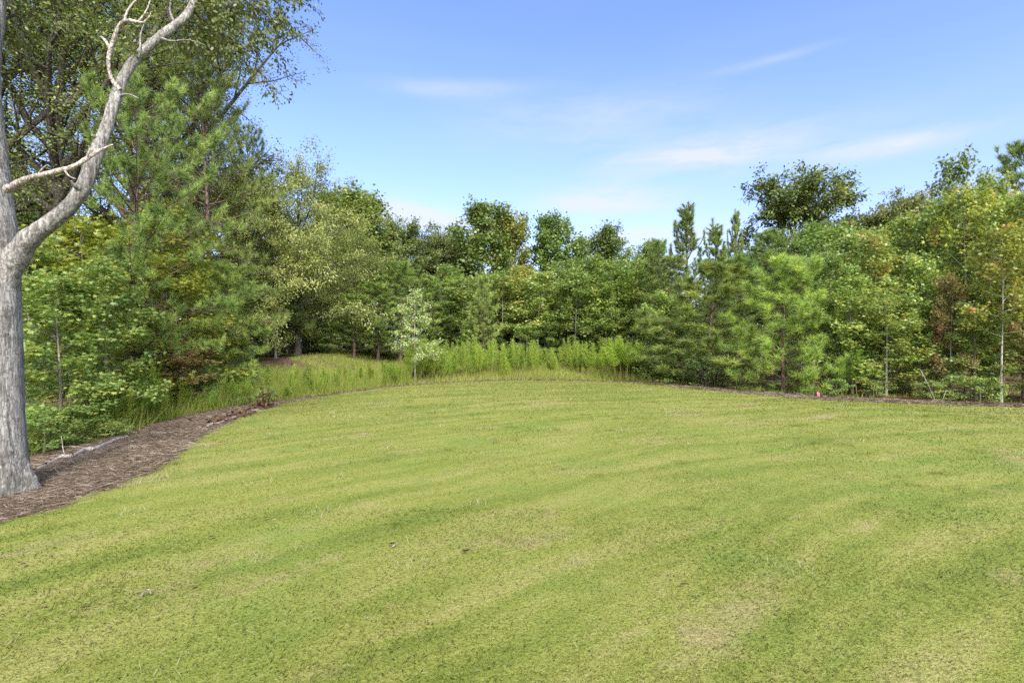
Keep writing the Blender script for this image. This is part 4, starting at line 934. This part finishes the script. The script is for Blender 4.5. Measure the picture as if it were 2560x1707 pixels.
for t_, c_ in zip(TW, cnt):
    u = RNG.uniform(.1, 1, c_)*(len(t_)-1); i_ = np.minimum(u.astype(int), len(t_)-2); f_ = (u-i_)[:, None]
    PP.append(t_[i_]*(1-f_)+t_[i_+1]*f_+RNG.normal(size=(c_, 3))*.03); CC.append(np.clip(RNG.normal(.45, .12)+RNG.normal(0, .18, c_), 0, 1)); OO.append(nrm(t_[i_+1]-t_[i_]))
PP = np.concatenate(PP); CC = np.concatenate(CC); OO = np.concatenate(OO)
lv.leaves(PP, OO+RNG.normal(size=PP.shape)*.6+np.array([0, 0, -.35]), nrm(np.array([0, 0, .6])+RNG.normal(size=PP.shape)*.6), .048*RNG.uniform(.6, 1.25, len(PP)), OVAL, CC)
tw.build('twigs', M['bark_dark'], gt, False, tuple(off)); cr_ = lv.build('crown', M['oak'], gt, False, tuple(off)); cr_.color = (.66, .68, .60, 1)

# ------------------------------------------------------------------ fallen wood, flag, dead leaves
def lying(pix, n=20, sides=8, lump=.08, seed=1, lift=.6):
    g = Geo(); rg = np.random.default_rng(seed)
    Q = []
    for a, b_, wd in pix:
        p = ground(a, b_); Q.append([p[0], p[1], p[2], wd/F*p[1]*.5])
    Q = smooth_path(Q, n); P = Q[:, :3]; r = Q[:, 3]*(1+rg.normal(0, lump, n)); P[:, 2] = hgt(P[:, 0], P[:, 1])+r*lift+.012
    g.tube(P, r, sides, .5); return g, P
def ground_thing(name, label, cat, P): return empty(name, (float(P[0][0]), float(P[0][1]), float(hgt(P[0][0], P[0][1]))), label, cat)
def sub(g, name, mat, root, smooth=True): return g.build(name, mat, root, smooth, tuple(-np.array(root.location)))
g, P = lying([(84, 1184, 8), (118, 1168, 9), (150, 1152, 10), (182, 1147, 11), (212, 1133, 12), (245, 1127, 10), (285, 1107, 8), (318, 1096, 5)], 30, 10, .10, 3, 1.0)
root = ground_thing('fallen_limb', 'long pale fallen limb lying along the bed behind the grey trunk', 'fallen branch', P)
st = sub(g, 'stem', M['dead_wood'], root)
reseed(31); g = Geo()
for q in (.35, .62, .8, .93):
    a, d = interp(P, q); sb = curve(a, nrm(np.array([RNG.normal(), RNG.normal(), .35])), .32, 5, -.2, .3); sb[:, 2] = np.maximum(sb[:, 2], hgt(sb[:, 0], sb[:, 1])+.01); g.tube(sb, .007*(1-np.linspace(0, .6, 6)), 5)
sub(g, 'twigs', M['dead_wood'], root)
g, P = lying([(518, 1074, 8), (524, 1066, 7), (552, 1061, 7), (568, 1053, 7), (590, 1046, 7), (612, 1040, 7), (640, 1028, 6), (668, 1020, 4)], 24, 8, .08, 5)
root = ground_thing('fallen_branch', 'pale fallen branch with clusters of dead brown leaves at the lawn edge', 'fallen branch', P)
sub(g, 'stem', M['dead_wood'], root)
def deadclump(px, py, w_, h_, n):
    g = Geo(); c = ground(px, py); d_ = c[1]; p = c+np.stack([RNG.normal(0, w_/F*d_*.30, n), RNG.normal(0, .15, n), np.abs(RNG.normal(0, h_/F*d_*.45, n))+.02], 1)
    g.leaves(p, RNG.normal(size=(n, 3))+np.array([0, 0, -.2]), RNG.normal(size=(n, 3))+np.array([0, 0, .4]), RNG.uniform(.06, .12, n), OVAL, np.clip(RNG.normal(.35, .2, n), 0, 1))
    for q in range(7):
        a = p[q]; g.tube(np.array([c+[0, 0, .03], (c+a)/2+[0, 0, .03], a]), [.006, .005, .003], 4, 0.1, cap=False)
    return g
for px, py, w_, h_, n in [(545, 1058, 36, 14, 60), (605, 1042, 44, 16, 80), (662, 1022, 40, 42, 150)]:
    sub(deadclump(px, py, w_, h_, n), 'dead_leaves', M['brownleaf'], root, False)
for k, (pix, lb) in enumerate([([(372, 1084, 4), (405, 1087, 5), (440, 1082, 4), (455, 1078, 3)], 'thin pale stick lying at the foot of the left weeds'),
                (([(322, 1118, 4), (335, 1122, 5), (352, 1122, 3), (368, 1121, 2)]), 'short pale twig lying on the mulch beside the fallen limb'),
                (([(448, 1106, 3), (468, 1110, 4), (488, 1112, 2)]), 'small twig on the mulch close to the lawn edge'),
                (([(345, 1514, 2), (358, 1508, 3.5), (372, 1500, 2.5), (378, 1502, 1.5)]), 'bleached twig lying on the mown grass at lower left'),
                (([(980, 1385, 2), (985, 1380, 3), (992, 1374, 3)]), 'tiny dry stem lying in the grass of the middle lawn')]):
    g, P = lying(pix, 12, 6, .1, 40+k, 1.0)
    if pix[0][1] > 1300: 
        g.v[0][:, 2] += .03
    o = sub(g, 'twig', M['dead_wood'], None) if False else g.build('twig', M['dead_wood'], None, True); tag(o, lb, 'twig')
g, P = lying([(1985, 985, 5), (2005, 990, 5), (2022, 996, 3)], 10, 6, .1, 50); tag(g.build('stick', M['dead_wood'], None, True), 'grey stick lying on the bed under the round bushy pine', 'twig')
# leaning white stem and thin stems at the right
def stem_thing(name, lb, pts, r, mat, cat='bare stem'):
    g = Geo(); p = smooth_path(pts, 14); g.tube(p, r*(1-np.linspace(0, .6, 14)), 7, .5); o = g.build(name, M[mat], None, True); return tag(o, lb, cat)
b1 = at_depth(2340, 13.1); stem_thing('bare_stem', 'white bare stem leaning left in front of the right-hand sweetgums', [b1-[0, 0, .05], b1+[-.13, .05, .35], b1+[-.32, .1, .8]], .016, 'bark_white')
b1 = at_depth(2352, 13.1); stem_thing('bare_stem', 'short white broken stem leaning right beside the leaning white one', [b1-[0, 0, .05], b1+[.08, 0, .12], b1+[.17, .05, .28]], .014, 'bark_white')
b1 = at_depth(2034, 14.2); g = Geo(); p = smooth_path([b1-[0, 0, .05], b1+[.01, 0, .5], b1+[.03, 0, 1.0]], 8)
root = empty('seedling', tuple(b1), 'thin seedling with few leaves before the round bushy pine', 'seedling'); g.tube(p, .008*(1-np.linspace(0, .6, 8)), 5); sub(g, 'stem', M['bark_white'], root)
g = Geo(); n = 40; q = p[RNG.integers(3, 8, n)]+RNG.normal(0, .06, (n, 3)); g.leaves(q, RNG.normal(size=(n, 3)), RNG.normal(size=(n, 3))+[0, 0, 1], .07, OVAL, RNG.uniform(0, 1, n)); sub(g, 'leaves', M['shrub'], root, False)
# dead brown pine bough
c = ground(2062, 985); root = empty('dead_pine_bough', tuple(c), 'dead brown drooping pine bough lying beside the round bushy pine', 'dead branch')
wd = Geo(); nd = Geo(); top = c+[.05, .25, .62]
for q in range(9):
    a = R(-170+q*38+RNG.normal()*8); e = top+np.array([math.cos(a)*RNG.uniform(.25, .60), -.25+RNG.normal()*.12, -.50+RNG.normal()*.08]); p = smooth_path([top, (top+e)/2+[0, 0, .16], e], 8); wd.tube(p, .008, 4, .5, cap=False)
    n = 150; k_ = RNG.integers(0, 8, n); nd.needles(p[k_]+RNG.normal(0, .015, (n, 3)), nrm(e-top)+RNG.normal(size=(n, 3))*.35+[0, 0, -.4], RNG.uniform(.12, .24, n), .006, RNG.uniform(0, 1, n))
sub(wd, 'stem', M['bark_pine'], root); sub(nd, 'needles', M['deadneedle'], root, False)
# pink survey flag
c = ground(2042, 998); root = empty('marker_flag', tuple(c), 'small pink marker flag stuck in the bed at the lawn edge', 'marker flag')
mp, t = newmat('pink_plastic'); finish(t, (.55, .10, .18, 1), .5); mw_, t = newmat('flag_wire'); finish(t, (.25, .25, .25, 1), .4)
g = Geo(); g.tube(np.array([[0, 0, -.05], [.01, 0, .10], [.01, 0, .20]]), [.003, .003, .003], 5); g.build('wire', mw_, root)
g = Geo(); uu, vv_ = np.meshgrid(np.linspace(0, 1, 7), np.linspace(0, 1, 5)); sx = .01+uu*.085*(1-.3*vv_); sy = .018*np.sin(uu*7+vv_*3); sz = .20-vv_*.09-uu*.05
V0 = np.stack([sx, sy, sz], -1).reshape(-1, 3); i_ = np.arange(4)[:, None]*7; j_ = np.arange(6)[None, :]
fc = np.stack([i_+j_, i_+j_+1, i_+j_+8, i_+j_+7], -1).reshape(-1, 4); g.add(V0, fc, .5); g.add(V0+[0, .002, 0], fc[:, ::-1], .5); g.build('flag', mp, root, True)
# single dead leaves on the lawn
for px, py, lb in [(480, 1498, 'dark brown dead leaf on the lower left lawn beside a bleached twig'), (305, 1346, 'reddish brown dead leaf on the lawn below the mulch bed'), (520, 1361, 'brown curled dead leaf on the lawn near the reddish leaf'),
                   (50, 1429, 'small brown dead leaf near the left frame edge'), (110, 1543, 'brown dead leaf at lower left beside another leaf'), (205, 1542, 'brown dead leaf at lower left, right of its neighbour'),
                   (658, 1312, 'tiny brown dead leaf on the lawn by a bright green stripe'), (1155, 1397, 'black curled dead leaf lying alone in the middle of the lawn'), (973, 1377, 'tiny dark dead leaf in the grass left of the black curled leaf'), (1700, 1480, 'small straw-coloured dead leaf on the right lawn')]:
    c = ground(px, py); g = Geo(); sz = 18/F*c[1]*(1.2 if 'black' in lb else .85)
    a = RNG.uniform(-.5, .5); tm = np.array([(0, 0, .03), (.2, -.2, .14), (.6, -.24, .16), (1, 0, .12), (.6, .22, .02), (.2, .18, 0)])
    g.leaves(np.array([[0, 0, 0]]), np.array([[math.cos(a), math.sin(a), .12]]), np.array([[0, -.3, 1.0]]), sz, tm, np.array([.05 if 'dark' in lb or 'black' in lb else .6])); g.leaves(np.array([[0, 0, -.003]]), np.array([[math.cos(a), math.sin(a), .12]]), np.array([[0, -.3, 1.0]]), sz*.97, tm, np.array([.1]))
    o = g.build('dead_leaf', M['brownleaf'], None, False, (c[0], c[1], c[2]+.045)); tag(o, lb, 'leaf')
